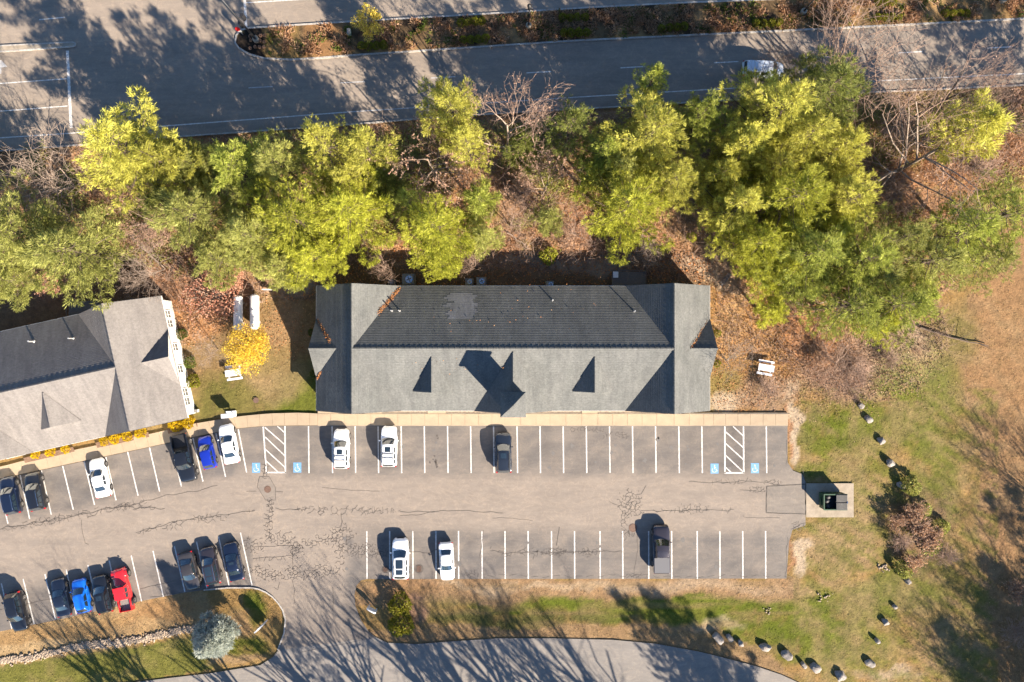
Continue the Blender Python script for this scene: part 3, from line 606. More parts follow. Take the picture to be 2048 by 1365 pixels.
def make_building(loc, rz, rmat, label, left):
    b = empty('office_building', loc, rz, label=label, cat='building', group='low shingled office buildings')
    R = MB(); C = XC
    for s in (1, -1):
        courses(R, [(-C,0,ZR),(C,0,ZR),(C-HW,s*HD,ZE),(-C+HW,s*HD,ZE)], None)
        for e in (1, -1):
            courses(R, [(e*C,0,ZR),(e*C,s*HD,ZR),(e*(C-HW),s*HD,ZE)], None)
    for e in (1, -1): courses(R, [(e*C,-HD,ZR),(e*C,HD,ZR),(e*(C+HW),HD,ZE),(e*(C+HW),-HD,ZE)], None)
    R.build('roof', rmat, b)
    # soffit and fascia close the roof from below
    F = MB()
    for s in (1, -1):
        F.box(-C+HW, C-HW, s*HD-.03, s*HD+.03, ZE-.2, ZE-.005); 
        for e in (1, -1):
            y = s*HD; a = (e*(C+HW), y, ZE-.02); p = (e*C, y, ZR-.02); c = (e*(C-HW), y, ZE-.02)
            for (q, r) in ((a, p), (c, p)):
                q, r = Vector(q), Vector(r); yy = Vector((0,.035,0)); dz = Vector((0,0,-.24))
                F.poly([q-yy, r-yy, r-yy+dz, q-yy+dz]); F.poly([q+yy, r+yy, r+yy+dz, q+yy+dz][::-1]); F.poly([q+yy+dz, r+yy+dz, r-yy+dz, q-yy+dz])
    for e in (1, -1): F.box(e*(C+HW)-.03, e*(C+HW)+.03, -HD, HD, ZE-.2, ZE-.005)
    F.build('fascia', M['white'], b)
    MB().box(-C-HW+.05, C+HW-.05, -HD+.05, HD-.05, ZE-.16, ZE-.12).build('soffit', M['white'], b)
    o = .35; X = C+HW-o; Y = HD-o
    w = MB(); w.box(-X, X, -Y, Y, 0, ZE-.16)
    for e in (1, -1):
        for s in (1, -1): w.poly([(e*(C-HW+.3), s*Y, ZE-.1), (e*(C+HW-.3), s*Y, ZE-.1), (e*C, s*Y, ZR-.25)][::(1 if (e*s < 0) else -1)]); w.poly([(e*(C-HW+.3), s*(Y-.05), ZE-.1), (e*(C+HW-.3), s*(Y-.05), ZE-.1), (e*C, s*(Y-.05), ZR-.25)])
    wo_ = w.build('wall', M['siding'], b)
    cl = MB(); z = .3
    while z < ZE-.25:
        cl.box(-X-.025, X+.025, -Y-.025, Y+.025, z-.014, z+.0); z += .2
    cl.build('clapboard_edge', M['siding'], b, kind='stuff')
    for y in (-5.2,-4.1,1.2,-1.4,4.0,5.1): 
        for e in (1, -1): window(b, Vector((e*X, y, 1.0)), 0 if e > 0 else PI, .8, 1.3)
    for xx in (-15.5,-12,-8.9,-5.5,5.5,8.9,12,15.5,20): window(b, Vector((xx, -Y, 1.0)), -PI/2, 1.0, 1.3); window(b, Vector((xx, Y, 1.0)), PI/2, 1.0, 1.3)
    for xx in (-14.0,-3.2,3.2,14.0,18.6):
        d = MB().box(xx-.5, xx+.5, -Y-.05, -Y+.02, .05, 2.15).build('door', M['white'], b); MB().box(xx+.34, xx+.4, -Y-.11, -Y-.05, 1.0, 1.12).build('handle', M['dark'], d)
    # ridge caps
    rc = MB()
    def cap(p, q, spread, drop):
        p, q = Vector(p), Vector(q); d = (q-p).normalized(); sd = Vector((-d.y, d.x, 0)).normalized()*spread; n = max(2, int((q-p).length/.3))
        for i in range(n):
            a = p+(q-p)*(i/n); c = p+(q-p)*((i+1)/n); u = Vector((0,0,.065+.02*(i % 2))); dn = Vector((0,0,-drop))
            rc.poly([a+u, c+u, c+u+sd+dn, a+u+sd+dn]); rc.poly([c+u, a+u, a+u-sd+dn, c+u-sd+dn])
    cap((-C,0,ZR), (C,0,ZR), .17, .08)
    for e in (1, -1): cap((e*C,-HD,ZR), (e*C,HD,ZR), .16, .11)
    # side gables on the wings
    gz = ZE+1.95; hx = C+HW-(gz-ZE)/(ZR-ZE)*HW; gw = 3.3; tip = C+HW+.32
    for e in (1, -1):
        g = MB()
        for s in (1, -1):
            courses(g, [(e*(hx-.03),0,gz+.03),(e*tip,0,gz+.03),(e*(C+HW+.02),s*gw,ZE+.03)], None)
        gr = g.build('side_gable_roof', rmat, b)
        MB().poly([(e*(C+HW-.1),-gw,ZE-.1),(e*(C+HW-.1),gw,ZE-.1),(e*(C+HW-.02),0,gz-.1)][::e]).build('side_gable_wall', M['siding'], gr)
    for e in (1,-1): cap((e*(hx+.05),0,gz+.02),(e*tip,0,gz+.02),.13,.08)
    # dormers on the front slope
    sl = (ZR-ZE)/HD
    for dx in (-8.9, 8.9):
        y0 = -.86; zr = ZR-sl*.86+.03; yf = -4.72; zb = ZR-sl*4.72+.04; dw = 2.3; D = MB()
        courses(D, [(dx,y0,zr),(dx,yf-.1,zr),(dx-dw,yf-.1,zb)], None); courses(D, [(dx,y0,zr),(dx,yf-.1,zr),(dx+dw,yf-.1,zb)], None)
        do = D.build('dormer_roof', rmat, b); MB().poly([(dx-dw,yf,zb-.25),(dx+dw,yf,zb-.25),(dx+dw,yf,zb),(dx,yf,zr-.04),(dx-dw,yf,zb)]).build('dormer_face', M['white'], do)
        cap((dx,y0-.1,zr),(dx,yf-.1,zr),.12,.09)
    E = MB(); y0 = -.3; zr = ZR-sl*.3+.03
    for s in (1, -1): courses(E, [(0,y0,zr),(0,-HD-.05,zr),(s*4.4,-HD-.05,ZE+.02)], None)
    eo = E.build('entry_gable_roof', rmat, b); MB().poly([(-4.4,-HD+.02,ZE-.2),(4.4,-HD+.02,ZE-.2),(4.4,-HD+.02,ZE),(0,-HD+.02,zr-.05),(-4.4,-HD+.02,ZE)]).build('entry_gable_wall', M['siding'], eo)
    cap((0,y0-.1,zr),(0,-HD,zr),.13,.09)
    rc.build('ridge_cap', rmat, b, kind='stuff')
    # square entry tower
    cy = -5.82; h = 1.33; zt = 9.2; T = MB(); ap = (0,cy,zt+1.15)
    q = [(-h,cy-h,zt),(h,cy-h,zt),(h,cy+h,zt),(-h,cy+h,zt)]
    for i in range(4): courses(T, [q[i], q[(i+1) % 4], ap], None, .2)
    T.build('tower_roof', rmat, b); MB().box(-h+.02,h-.02,cy-h+.02,cy+h-.02,zt-.16,zt-.02).build('tower_fascia', M['white'], b)
    MB().box(-h+.28,h-.28,cy-h+.28,cy+h-.28,ZE-.2,zt-.16).build('tower_wall', M['siding'], b)
    for yw, p in ((0,(h-.28,cy,7.4)),(PI,(-h+.28,cy,7.4)),(-PI/2,(0,cy-h+.28,7.4)),(PI/2,(0,cy+h-.28,7.4))): window(b, Vector(p), yw, .9, 1.0)
    MB().box(-1.3,-1.15,-HD-.1,-HD+.05,0,ZE-.1).box(1.15,1.3,-HD-.1,-HD+.05,0,ZE-.1).build('porch_post', M['white'], b)
    return b
CB = Vector((.12,-.82,0))
LIP[0] = .009
main = make_building(CB, 0, M['roof'], 'long low office building with dark grey shingle roof and square entry tower', False)
ra = math.radians(12.5); ec = Vector((-42.95,-2.84,0)); lo_ = ec-Vector((math.cos(ra)*XC, math.sin(ra)*XC, 0))
LIP[0] = .005
leftb = make_building(lo_, ra, M['roof_left'], 'white clapboard office building with light warm grey roof cut by the left edge', True)
def roofz(lx, ly): return ZR-(ZR-ZE)/HD*abs(ly)
def vent(b, px, py, h=.75, r=.07):
    loc = Vector(b.location); k = Matrix.Rotation(-b.rotation_euler.z, 4, 'Z'); p = W(px, py, 4.5)
    for _ in range(4): l = k @ (p-Vector((loc.x,loc.y,0))); z = roofz(l.x, l.y); p = W(px, py, z)
    l = k @ (W(px, py, z)-Vector((loc.x,loc.y,0)))
    v = MB().tube((l.x,l.y,z-.1),(l.x,l.y,z+h),r,n=10).build('vent_pipe', M['galv'], b); MB().lathe([(r*1.7,z-.02),(r*1.5,z+.08),(r*1.05,z+.13)],10,Matrix.Translation((l.x,l.y,0))).build('flashing', M['galv'], v)
for q in ((784,622),(799.5,622),(1105,601),(1268,623)): vent(main, *q)
vent(leftb, 68,683,.95,.1); vent(leftb, 147,677,.95,.08)
# pale shingle patch on the rear slope: single faded shingle strips
def on_rear(px, py, d=.0):
    z = 5
    for _ in range(5): p = W(px, py, z); z = ZR-(ZR-ZE)/HD*abs(p.y-CB.y)
    return Vector((p.x-CB.x, p.y-CB.y, z+d))
for i in range(13):
    y = 588+i*4.0; a = 890+[12,2,-3,8,16,4,-2,9,14,5,0,11,3][i]+random.uniform(-3,3); b_ = 951+random.uniform(-7,6)
    q = [on_rear(a,y+1.9,.022), on_rear(b_,y+1.9,.022), on_rear(b_,y-1.9,.022), on_rear(a,y-1.9,.022)]
    mb = MB().poly(q[::1]); mb.poly([q[2],q[3],q[3]-Vector((0,0,.02)),q[2]-Vector((0,0,.02))]); mb.build('faded_shingle', M['shingle_patch'], main)
# leaf drifts in the valleys
leafr = leafmat('dead_leaves', (.42,.15,.04), (.33,.19,.09), .15)
def quads(C, D, l, w, up=None, tint=None, upbias=0):
    n = len(C); s = RNG.normal(size=(n,3)); s[:,2] *= (1-upbias); s = np.cross(D, s); s /= np.linalg.norm(s, axis=1)[:,None]+1e-9
    l = np.broadcast_to(l, n)[:,None]; w = np.broadcast_to(w, n)[:,None]
    V = np.stack([C, C+D*l*.5+s*w*.5, C+D*l, C+D*l*.5-s*w*.5], 1).reshape(-1,3)
    if tint is None: tint = np.stack([RNG.random(n), .75+.5*RNG.random(n), np.zeros(n)], 1)
    return V, np.arange(n*4).reshape(n,4), np.repeat(tint, 4, 0)
def rdir(n, zmin=-1, zmax=1):
    z = RNG.uniform(zmin, zmax, n); a = RNG.uniform(0, 2*PI, n); r = np.sqrt(1-z*z); return np.stack([r*np.cos(a), r*np.sin(a), z], 1)
def drift(pts, n, spread, parent, name='leaf_drift'):
    C = []
    for k in range(n):
        t = random.random()**1.0; i = min(len(pts)-2, int(t*(len(pts)-1))); f = t*(len(pts)-1)-i; p = pts[i].lerp(pts[i+1], f); C.append(p+Vector((random.gauss(0,spread),random.gauss(0,spread),random.uniform(.03,.16))))
    V, Q, T = quads(np.array([tuple(c) for c in C]), rdir(n,-.2,.35), .12, .09); me = np_mesh(name, V, Q, T); link(name, me, parent, leafr, kind='stuff')
drift([Vector((-XC+HW-.1,HD-.3,ZE+.1)),Vector((-XC+HW*.52,HD*.55,ZE+1.62))], 700, .14, main)
drift([Vector((-XC-HW+.3,3.2,ZE+.1)),Vector((-XC-HW+2.0,.6,ZE+1.6))], 260, .09, main); drift([Vector((-XC-HW+.2,-3.4,ZE+.1)),Vector((-XC-HW+.7,-2.7,ZE+.4))], 120, .1, main)
drift([Vector((XC+HW-.3,3.2,ZE+.1)),Vector((XC+HW-2.6,.1,ZE+2.0))], 120, .05, main)
drift([Vector((-1.2,-2.5,5.2)),Vector((-1.0,-2.0,5.5))], 40, .1, main); drift([Vector((-9.5,-1.2,5.8)),Vector((9,5,4.2))], 160, 2.0, main, 'scattered_leaves'); drift([Vector((-15,3,5)),Vector((12,2,5.5))], 1, .1, main, 'scattered_leaves')
# ------------------------------------------------------------------ cars
PAINT = {}
def paint(key, c, met=.0, rough=.28):
    if key not in PAINT: PAINT[key] = pm('car_paint_'+key, c, rough=rough, metallic=met, coat=1)
    return PAINT[key]
def lerp(T, x):
    for (a, va), (b, vb) in zip(T, T[1:]):
        if a <= x <= b: return va+(vb-va)*(x-a)/(b-a)
    return T[-1][1] if x > T[-1][0] else T[0][1]
SP = dict(
 suv=dict(L=4.75,W=1.88,H=1.70,belt=1.08,hood=1.0,wb=.20,rf=.055,rr=-.40,rb=-.475,deck=1.0,nside=3),
 cuv=dict(L=4.5,W=1.84,H=1.62,belt=1.02,hood=.95,wb=.22,rf=.06,rr=-.36,rb=-.46,deck=.98,nside=3),
 sedan=dict(L=4.75,W=1.82,H=1.44,belt=.94,hood=.86,wb=.20,rf=.045,rr=-.19,rb=-.335,deck=.98,nside=2),
 hatch=dict(L=4.25,W=1.78,H=1.50,belt=.96,hood=.90,wb=.24,rf=.07,rr=-.33,rb=-.455,deck=.95,nside=2),
 pickup=dict(L=5.75,W=2.0,H=1.88,belt=1.18,hood=1.12,wb=.205,rf=.105,rr=-.125,rb=-.165,deck=.70,nside=2),
 jeep=dict(L=5.4,W=1.62,H=1.85,belt=1.15,hood=1.12,wb=.135,rf=.10,rr=-.18,rb=-.20,deck=.70,nside=2),
 van=dict(L=5.1,W=1.95,H=1.80,belt=1.05,hood=.98,wb=.30,rf=.15,rr=-.44,rb=-.485,deck=1.0,nside=3))
def make_car(kind, px, py, head, label, color, features=(), scale=1.0, roofcol=None, group=None):
    S = SP[kind]; L, Wd, H, belt = S['L'], S['W'], S['H'], S['belt']; hw = Wd/2
    p = W(px, py, .95); car = empty({'pickup':'pickup_truck','jeep':'pickup_truck','van':'minivan'}.get(kind,'parked_car'), (p.x, p.y, .024), math.radians(head), label=label, cat={'pickup':'pickup truck','jeep':'pickup truck','van':'van'}.get(kind,'car'), group=group or 'vehicles in the car park')
    car.scale = (scale,)*3; pickup = kind in ('pickup','jeep')
    body = MB(); xs = [-.5,-.494,-.48,-.45,-.40,-.32,-.24,-.16,-.08,0,.08,.16,.22,.28,.34,.40,.44,.47,.488,.497,.5]
    if pickup: xs = sorted(set(xs+[-.484,-.486,-.17,-.165]))
    WP = [(-.5,.80),(-.485,.90),(-.45,.97),(-.35,1),(.28,1),(.38,.965),(.44,.90),(.48,.78),(.5,.60)] if not pickup else [(-.5,.93),(-.49,.96),(-.45,.985),(-.35,1),(.3,1),(.42,.96),(.47,.9),(.49,.82),(.5,.72)]
    if kind == 'jeep': WP = [(-.5,1),(-.2,1),(.1,.98),(.15,.86),(.45,.76),(.5,.74)]
    hd = S['hood']; ZT = [(-.5,.62*belt),(-.49,.8*belt),(-.47,.93*belt),(-.4,.97*belt),(S['rb'],belt),(S['wb'],belt*.985),(.36,hd*.97),(.44,hd*.9),(.475,hd*.8),(.492,hd*.66),(.5,hd*.52)]
    ZB = [(-.5,.42),(-.48,.28),(-.4,.22),(.4,.22),(.48,.24),(.5,.36)]
    rings = []
    for x in xs:
        w = hw*lerp(WP, x); T = lerp(ZT, x); b_ = lerp(ZB, x); X = x*L
        if x < S['rb']-.001 and not pickup: T = max(T, min(lerp([(-.5,.62*belt),(-.485,S['deck']*.93),(-.46,S['deck']),(0,S['deck'])], x), S['deck']))
        if pickup and x < -.17:
            T = 1.08*belt*.93 if x > -.498 else belt*.9
            if x < -.485: r = [(.9*w,b_),(w,.45),(w,.7*T),(.97*w,T-.02),(.86*w,T),(.85*w,T),(0,T)]
            else: r = [(.92*w,b_),(w,.45),(w,.7*T),(.985*w,T-.02),(.9*w,T),(.88*w,S['deck']),(0,S['deck'])]
        else:
            cr = .05 if x > 0 else .035; r = [(.92*w,b_),(.995*w,b_+.2*(T-b_)),(w,b_+.62*(T-b_)),(.955*w,T-.05),(.86*w,T),(.5*w,T+cr*.75),(0,T+cr)]
        rings.append([(X,y,z) for y,z in r]+[(X,-y,z) for y,z in r[::-1][1:]])
    k = len(body.v); m = len(rings[0])
    for r in rings: body.v += r
    for i in range(len(rings)-1):
        for j in range(m-1): body.f.append((k+i*m+j, k+i*m+j+1, k+(i+1)*m+j+1, k+(i+1)*m+j))
    body.f.append(tuple(k+j for j in range(m))[::-1]); body.f.append(tuple(k+(len(rings)-1)*m+j for j in range(m)))
    wb, rf, rr, rb = [S[q]*L for q in ('wb','rf','rr','rb')]; yb, yt = hw*.885, hw*(.70 if not kind == 'jeep' else .84)
    if kind == 'jeep': yb = hw*.97
    zb = belt-.03
    bow = .10*(1 if kind != 'jeep' else .1)
    fb = lambda v: (wb+bow*1.6*(1-v*v), v*yb*.95, zb+.03*(1-v*v)); ft = lambda v: (rf+bow*.8*(1-v*v), v*yt, H-.075+.055*(1-v*v))
    gb = lambda v: (rb-bow*.7*(1-v*v), v*yb*.93, zb+.02*(1-v*v)); gt = lambda v: (rr-bow*.4*(1-v*v), v*yt*.96, H-.095+.055*(1-v*v))
    L3 = lambda a, b, t: tuple(a[i]+(b[i]-a[i])*t for i in range(3))
    ws = lambda u, v: L3(fb(v), ft(v), u)
    rw = lambda u, v: L3(gb(v), gt(v), u)
    def roof(u, v): q = L3(ft(v), gt(v), u); return (q[0], q[1]*(1+.03*math.sin(PI*u)), q[2]+.045*math.sin(PI*u)*(1 if kind != 'jeep' else .3))
    def side(sgn):
        def f(u, v):
            bt = L3(fb(sgn), gb(sgn), u); bt = (bt[0], sgn*yb*(.95+.05*math.sin(PI*u)), bt[2]); tp = roof(u, sgn); q = L3(bt, tp, v); return (q[0], q[1]+sgn*.03*math.sin(PI*v), q[2])
        return f
    body.grid(ws, 5, 8, v0=-1, v1=1, flip=False); body.grid(rw, 4, 8, v0=-1, v1=1, flip=True); body.grid(roof, 8, 8, v0=-1, v1=1)
    body.grid(side(1), 10, 4); body.grid(side(-1), 10, 4, flip=True)
    bo = body.build('body', PAINT[color], car, True)
    bm = bmesh.new(); bm.from_mesh(bo.data); bmesh.ops.remove_doubles(bm, verts=bm.verts, dist=.0005); bmesh.ops.recalc_face_normals(bm, faces=bm.faces); bm.to_mesh(bo.data); bm.free()
    me = bo.data; me.shade_smooth()
    try: me.set_sharp_from_angle(angle=math.radians(38))
    except Exception: pass
    def glass(name, fn, u0, u1, v0, v1, nu, nv, off, mat='cglass', smooth=True, par=car):
        g = MB(); g.grid(lambda u, v: tuple(Vector(fn(u, v))+Vector(off)), nu, nv, u0, u1, v0, v1); g.build(name, M[mat], par, smooth)
    glass('windshield', ws, .10, .95, -.93, .93, 4, 8, (.012,0,.014)); glass('rear_window', rw, .14, .9, -.86, .86, 3, 8, (-.012,0,.014))
    for s in (1, -1):
        n = S['nside']; cuts = [(.20,.46),(.50,.73),(.77,.93)] if n == 3 else ([(.20,.52),(.56,.82)] if not pickup else [(.16,.5),(.55,.9)])
        for (a, c) in cuts:
            f = side(s); 
            glass('side_window', f, a, c, .14, .86, 3, 3, (0, s*.012, .004))
    # roof furniture
    ty = 'black_plastic'
    if 'sunroof' in features: glass('sunroof', roof, .12, .38, -.5, .5, 3, 4, (0,0,.012))
    if 'pano' in features: glass('sunroof', roof, .10, .58, -.62, .62, 4, 4, (0,0,.012)); glass('rear_roof_glass', roof, .64, .92, -.6, .6, 2, 4, (0,0,.012))
    if 'rails' in features:
        for s in (1, -1):
            r_ = MB(); P = [Vector(roof(u, s*.92))+Vector((0,0,.06 if 0 < i < 6 else .01)) for i, u in enumerate([.08,.14,.3,.5,.7,.86,.93])]
            for a, c in zip(P, P[1:]): r_.tube(a, c, .022, n=6)
            r_.build('roof_rail', M['chrome' if 'bright' in features else ty], car)
    if 'bars' in features:
        for u in (.45,.68): a, c = Vector(roof(u,.9)), Vector(roof(u,-.9)); MB().box(a.x-.035,a.x+.035,c.y,a.y,a.z+.07,a.z+.10).build('cross_bar', M[ty], car)
    if 'ribs' in features:
        for i in range(9): v = -.8+i*.2; a, c = Vector(roof(.45,v)), Vector(roof(.96,v)); MB().tube(a+Vector((0,0,.004)), c+Vector((0,0,.004)), .02, n=5).build('roof_rib', PAINT[color], car)
    if kind == 'pickup' and 'cover' in features:
        x0, x1 = -.482*L, -.172*L; w = hw*.9; z = 1.08*belt*.93; MB().box(x0,x1,-w,w,z-.02,z+.03).build('bed_cover', pm('grey_bed_cover',(.09,.09,.10),rough=.7) if 'bed_grey' not in PAINT else PAINT['bed_grey'], car)
    if pickup and 'cover' not in features:
        x0, x1 = -.483*L, -.175*L; w = hw*.875; f = MB().box(x0,x1,-w,w,S['deck']+.003,S['deck']+.02)
        for i in range(7): y = -w*.85+i*w*1.7/6; f.box(x0,x1,y-.03,y+.03,S['deck']+.02,S['deck']+.04)
        f.build('bed_liner', M[ty] if kind == 'pickup' else M['acgrey'], car)
    if kind == 'jeep':
        for x0, x1 in ((.27*L,.47*L),(-.42*L,-.22*L)):
            for s in (1,-1): MB().grid(lambda u, v: (x0+(x1-x0)*u, s*(hw*.72+.42*v), .98-.25*abs(2*u-1)**3-.03*v), 8, 2).build('fender_flare', M[ty] if x0<0 else PAINT[color], car, True)
    # lamps, grille, mirrors, trim
    for s in (1, -1):
        x = .455*L if kind != 'jeep' else .497*L; z = hd*.80; MB().grid(lambda u, v: (x+.03*L*u*(1 if kind!='jeep' else .1), s*hw*(.92-.30*u-.0*v)*(.98), z-.12+.15*v-.03*u), 3, 2).build('headlight', M['headlamp'], car)
        z = belt*.82; ti = .78 if not pickup else .885; MB().box(-.5*L,-.462*L if not pickup else -.478*L,min(s*hw*ti,s*hw*.95),max(s*hw*ti,s*hw*.95),z-.09,z+.09).build('tail_light', M['tail'], car)
        mb_ = MB(); mx = wb-.09*L*.3-.12; Mx = Matrix.Translation((mx, s*(hw+.10), belt+.06)) @ Matrix.Diagonal((.09,.13,.08,1)); mb_.lathe([(.3,-1),(.85,-.6),(1,0),(.85,.6),(.3,1)],8,Mx); mb_.tube((mx,s*(hw*.9),belt),(mx,s*(hw+.08),belt+.03),.03,n=5); mb_.build('mirror', PAINT[color], car, True)
        for hx in ((.02,-.17) if kind not in ('jeep','pickup') else (.04,-.11)): MB().box(hx*L-.1,hx*L+.02,min(s*hw*.97,s*(hw*.97+.03)),max(s*hw*.97,s*(hw*.97+.03)),belt*.86,belt*.86+.03).build('door_handle', M['chrome'] , car)
    gx = .5*L; MB().box(gx-.03,gx+.012,-hw*.42,hw*.42,hd*.42,hd*.66).build('grille', M[ty], car)
    MB().box(gx-.04,gx+.02,-hw*.5,hw*.5,.3,.38).build('front_bumper_strip', M[ty], car); MB().box(-.503*L,-.47*L,-hw*.6,hw*.6,.36,.46).build('rear_bumper_strip', M[ty], car)
    wr = .34 if kind in ('sedan','hatch') else (.37 if not pickup else .42)
    for fx in (.305,-.295) if not pickup else (.33,-.31):
        for s in (1, -1):
            off = hw-.16 if kind != 'jeep' else hw+.02
            Mx = Matrix.Translation((fx*L, s*(off), wr)) @ Matrix.Rotation(PI/2*(-s), 4, 'X')
            t = MB().lathe([(wr*.62,0),(wr*.94,0),(wr,.04),(wr,.15),(wr*.94,.19),(wr*.66,.19),(wr*.64,.165)],20,Mx).build('tyre', M['tyre'], car)
            rm = MB(); rm.lathe([(wr*.64,.13),(wr*.64,.182),(wr*.58,.182),(wr*.55,.15)],16,Mx)
            for i in range(5): 
                a = 2*PI*i/5; R2 = Mx @ Matrix.Rotation(a,4,'Z'); rm.box(.02,wr*.58,-.035,.035,.15,.185,R2)
            rm.lathe([(.07,.15),(.07,.19),(.03,.2)],8,Mx); rm.build('rim', M['rim'], car)
            if kind != 'jeep': MB().lathe([(wr*1.14,.02),(wr*1.14,.168)],20,Mx).build('wheel_arch', M[ty], car)
    return car
paint('white',(.78,.78,.77)); paint('black',(.008,.009,.012)); paint('navy',(.015,.022,.04),.4); paint('slate',(.018,.024,.036),.4); paint('blue',(.01,.03,.35),.3); paint('bright',(.01,.14,.62),.2)
paint('red',(.62,.015,.02)); paint('grey',(.05,.045,.045),.4); paint('plum',(.045,.038,.045),.5); paint('silverblue',(.55,.6,.66),.3); paint('dblue',(.010,.017,.040),.4)
CARS = [
 ('suv',682,898.5,90,'white sport utility car with roof bars beside the left hatched bay','white',('sunroof','bars','rails'),.98),
 ('suv',777.5,893.5,89.5,'white sport utility car with dark sunroof and two cross bars close to the pavement','white',('sunroof','bars','rails'),1.0),
 ('suv',1007,906,91,'dark slate sport utility car with ribbed roof parked right of the entry tower','slate',('sunroof','ribs','rails'),.99),
 ('cuv',800.5,1119,90.5,'white crossover with long black panoramic roof in the lower row','white',('pano','rails'),1.06),
 ('sedan',893,1125,-87,'white sedan parked facing the verge in the lower row','white',(),.94),
 ('pickup',1323,1099,90.5,'dark plum pickup truck with grey bed cover alone in the lower row','plum',('cover','ribs'),.97),
 ('suv',18,992,102,'black sport utility car cut by the left edge beside its twin','dblue',('rails','bright'),.93),
 ('suv',68,984,102,'black sport utility car with red tail lamps, second in the left upper row','black',('rails','bright'),.94),
 ('sedan',197,957,103,'white rounded coupe alone between empty bays of the left upper row','white',(),.97),
 ('pickup',367,917,-77,'black pickup truck backed against the pavement by the yellow shrubs','black',(),.98),
 ('cuv',412,906,103,'royal blue crossover between the black pickup and a white sedan','blue',(),.86),
 ('sedan',456,889,101,'white sedan between the royal blue crossover and an empty disabled bay','white',(),.98),
 ('suv',32,1225,-77,'black sport utility car at the lower left edge facing the straw verge','black',('rails','bright'),.98),
 ('sedan',119,1197,103,'black sedan left of the bright blue hatchback','navy',(),.93),
 ('hatch',160,1194,102,'bright blue hatchback between two black cars','bright',(),.94),
 ('suv',203,1190,103,'black sport utility car with sunroof between the blue hatchback and red pickup','black',('sunroof','rails'),.93),
 ('jeep',244,1181,102,'red open bed pickup truck with black wheels at the straw verge','red',(),.93),
 ('sedan',377,1144,-76,'dark grey sedan facing the verge beside the spruce shadow','grey',(),.95),
 ('suv',419,1133,103,'dark grey sport utility car with long glass roof between a sedan and coupe','plum',('pano','rails','bright'),.93),
 ('sedan',465,1125,103,'dark blue sedan with sunroof nearest the driveway entrance','dblue',('sunroof',),.95),
 ('van',1528,138,-3,'pale silver blue van driving on the road partly under a pine','silverblue',(),.95)]
for c in CARS: make_car(*c, group=('vehicles on the road' if c[0] == 'van' else None))
# ------------------------------------------------------------------ vegetation generators
def tubes(segs, sides=4):                     # segs: (n,8) p0 p1 r0 r1
    S = np.asarray(segs, float); n = len(S); a, b, r0, r1 = S[:,:3], S[:,3:6], S[:,6], S[:,7]
    d = b-a; d /= np.linalg.norm(d, axis=1)[:,None]+1e-9; h = np.where(np.abs(d[:,2:3]) < .9, np.array([[0,0,1.]]), np.array([[1.,0,0]])); u = np.cross(d, h); u /= np.linalg.norm(u, axis=1)[:,None]+1e-9; w = np.cross(d, u)
    ring = []
    for (p, r) in ((a, r0), (b, r1)):
        for i in range(sides): t = 2*PI*i/sides; ring.append(p+(u*math.cos(t)+w*math.sin(t))*r[:,None])
    V = np.stack(ring, 1).reshape(-1,3); base = (np.arange(n)*2*sides)[:,None]
    Q = np.concatenate([base+np.array([[i,(i+1)%sides,sides+(i+1)%sides,sides+i]]) for i in range(sides)]); return V, Q
def norm(v): return v/ (np.linalg.norm(v)+1e-9)
def bare_segs(h, r, levels=5, spread=.75, kids=(5,4,4,3), upright=.5, rng=None, lean=(0,0), multi=1):
    rng = rng or RNG; out = []
    def grow(p, d, L, r, lv):
        n = 4 if lv < 2 else 3; q = p.copy(); pts = [(q.copy(), r)]
        for i in range(n):
            d = norm(d+rng.normal(size=3)*((.035 if lv == 0 else .12) if lv < 2 else .2)+np.array([0,0,.06*upright])); q2 = q+d*L/n; rr = r*(1-.55*(i+1)/n)
            out.append((*q,*q2,pts[-1][1],rr)); q = q2; pts.append((q.copy(), rr))
        if lv >= levels: return
        K = kids[min(lv, len(kids)-1)]; 
        for k in range(K):
            t = rng.uniform(.30,1.0) if lv else rng.uniform(.32,1.0); i = min(n-1, int(t*n)); f = t*n-i; pp = pts[i][0]*(1-f)+pts[min(n,i+1)][0]*f
            a = rng.uniform(0,2*PI); perp = norm(np.cross(d, [math.cos(a), math.sin(a), .3])); nd = norm(d*(1-spread*.6)+perp*spread+np.array([0,0,upright*.35]))
            grow(pp, nd, L*rng.uniform(.5,.78)*(1.15-.35*t), pts[i][1]*.6, lv+1)
    for m in range(multi):
        d0 = norm(np.array([lean[0]+rng.normal()*.12*(multi>1)*2, lean[1]+rng.normal()*.12*(multi>1)*2, 1.])); grow(np.array([0,0,-.1]), d0, h*.5, r/(1 if multi == 1 else 1.5), 0)
    return out
TW = {}
def split_tree(segs, thr):
    S = np.array(segs); big = S[:,6] > thr; return S[big], S[~big]
MESH = {}
def proto_bare(key, h, r, leaves=0, **k):
    rng = np.random.default_rng(hash_(key)); segs = np.array(bare_segs(h, r, rng=rng, **k)); zmax = segs[:,5].max(); segs[:,:6] *= h/zmax; segs[:,6:] = np.maximum(segs[:,6:], .009)
    b, s = split_tree(segs, .045); V, Q = tubes(b, 6); tr = np_mesh('trunk', V, Q); tr.shade_smooth()
    V, Q = tubes(s, 3); br = np_mesh('branches', V, Q); lf = None
    if leaves:
        i = rng.integers(0, len(s), leaves); t = rng.random(leaves)[:,None]; C = s[i,:3]*(1-t)+s[i,3:6]*t; V, Q, T = quads(C, rdir(leaves,-1,.4), .2, .14); lf = np_mesh('leaves', V, Q, T)
    MESH[key] = (tr, br, lf)
def hash_(s): return sum(ord(c)*(i+3) for i, c in enumerate(s)) % 99991
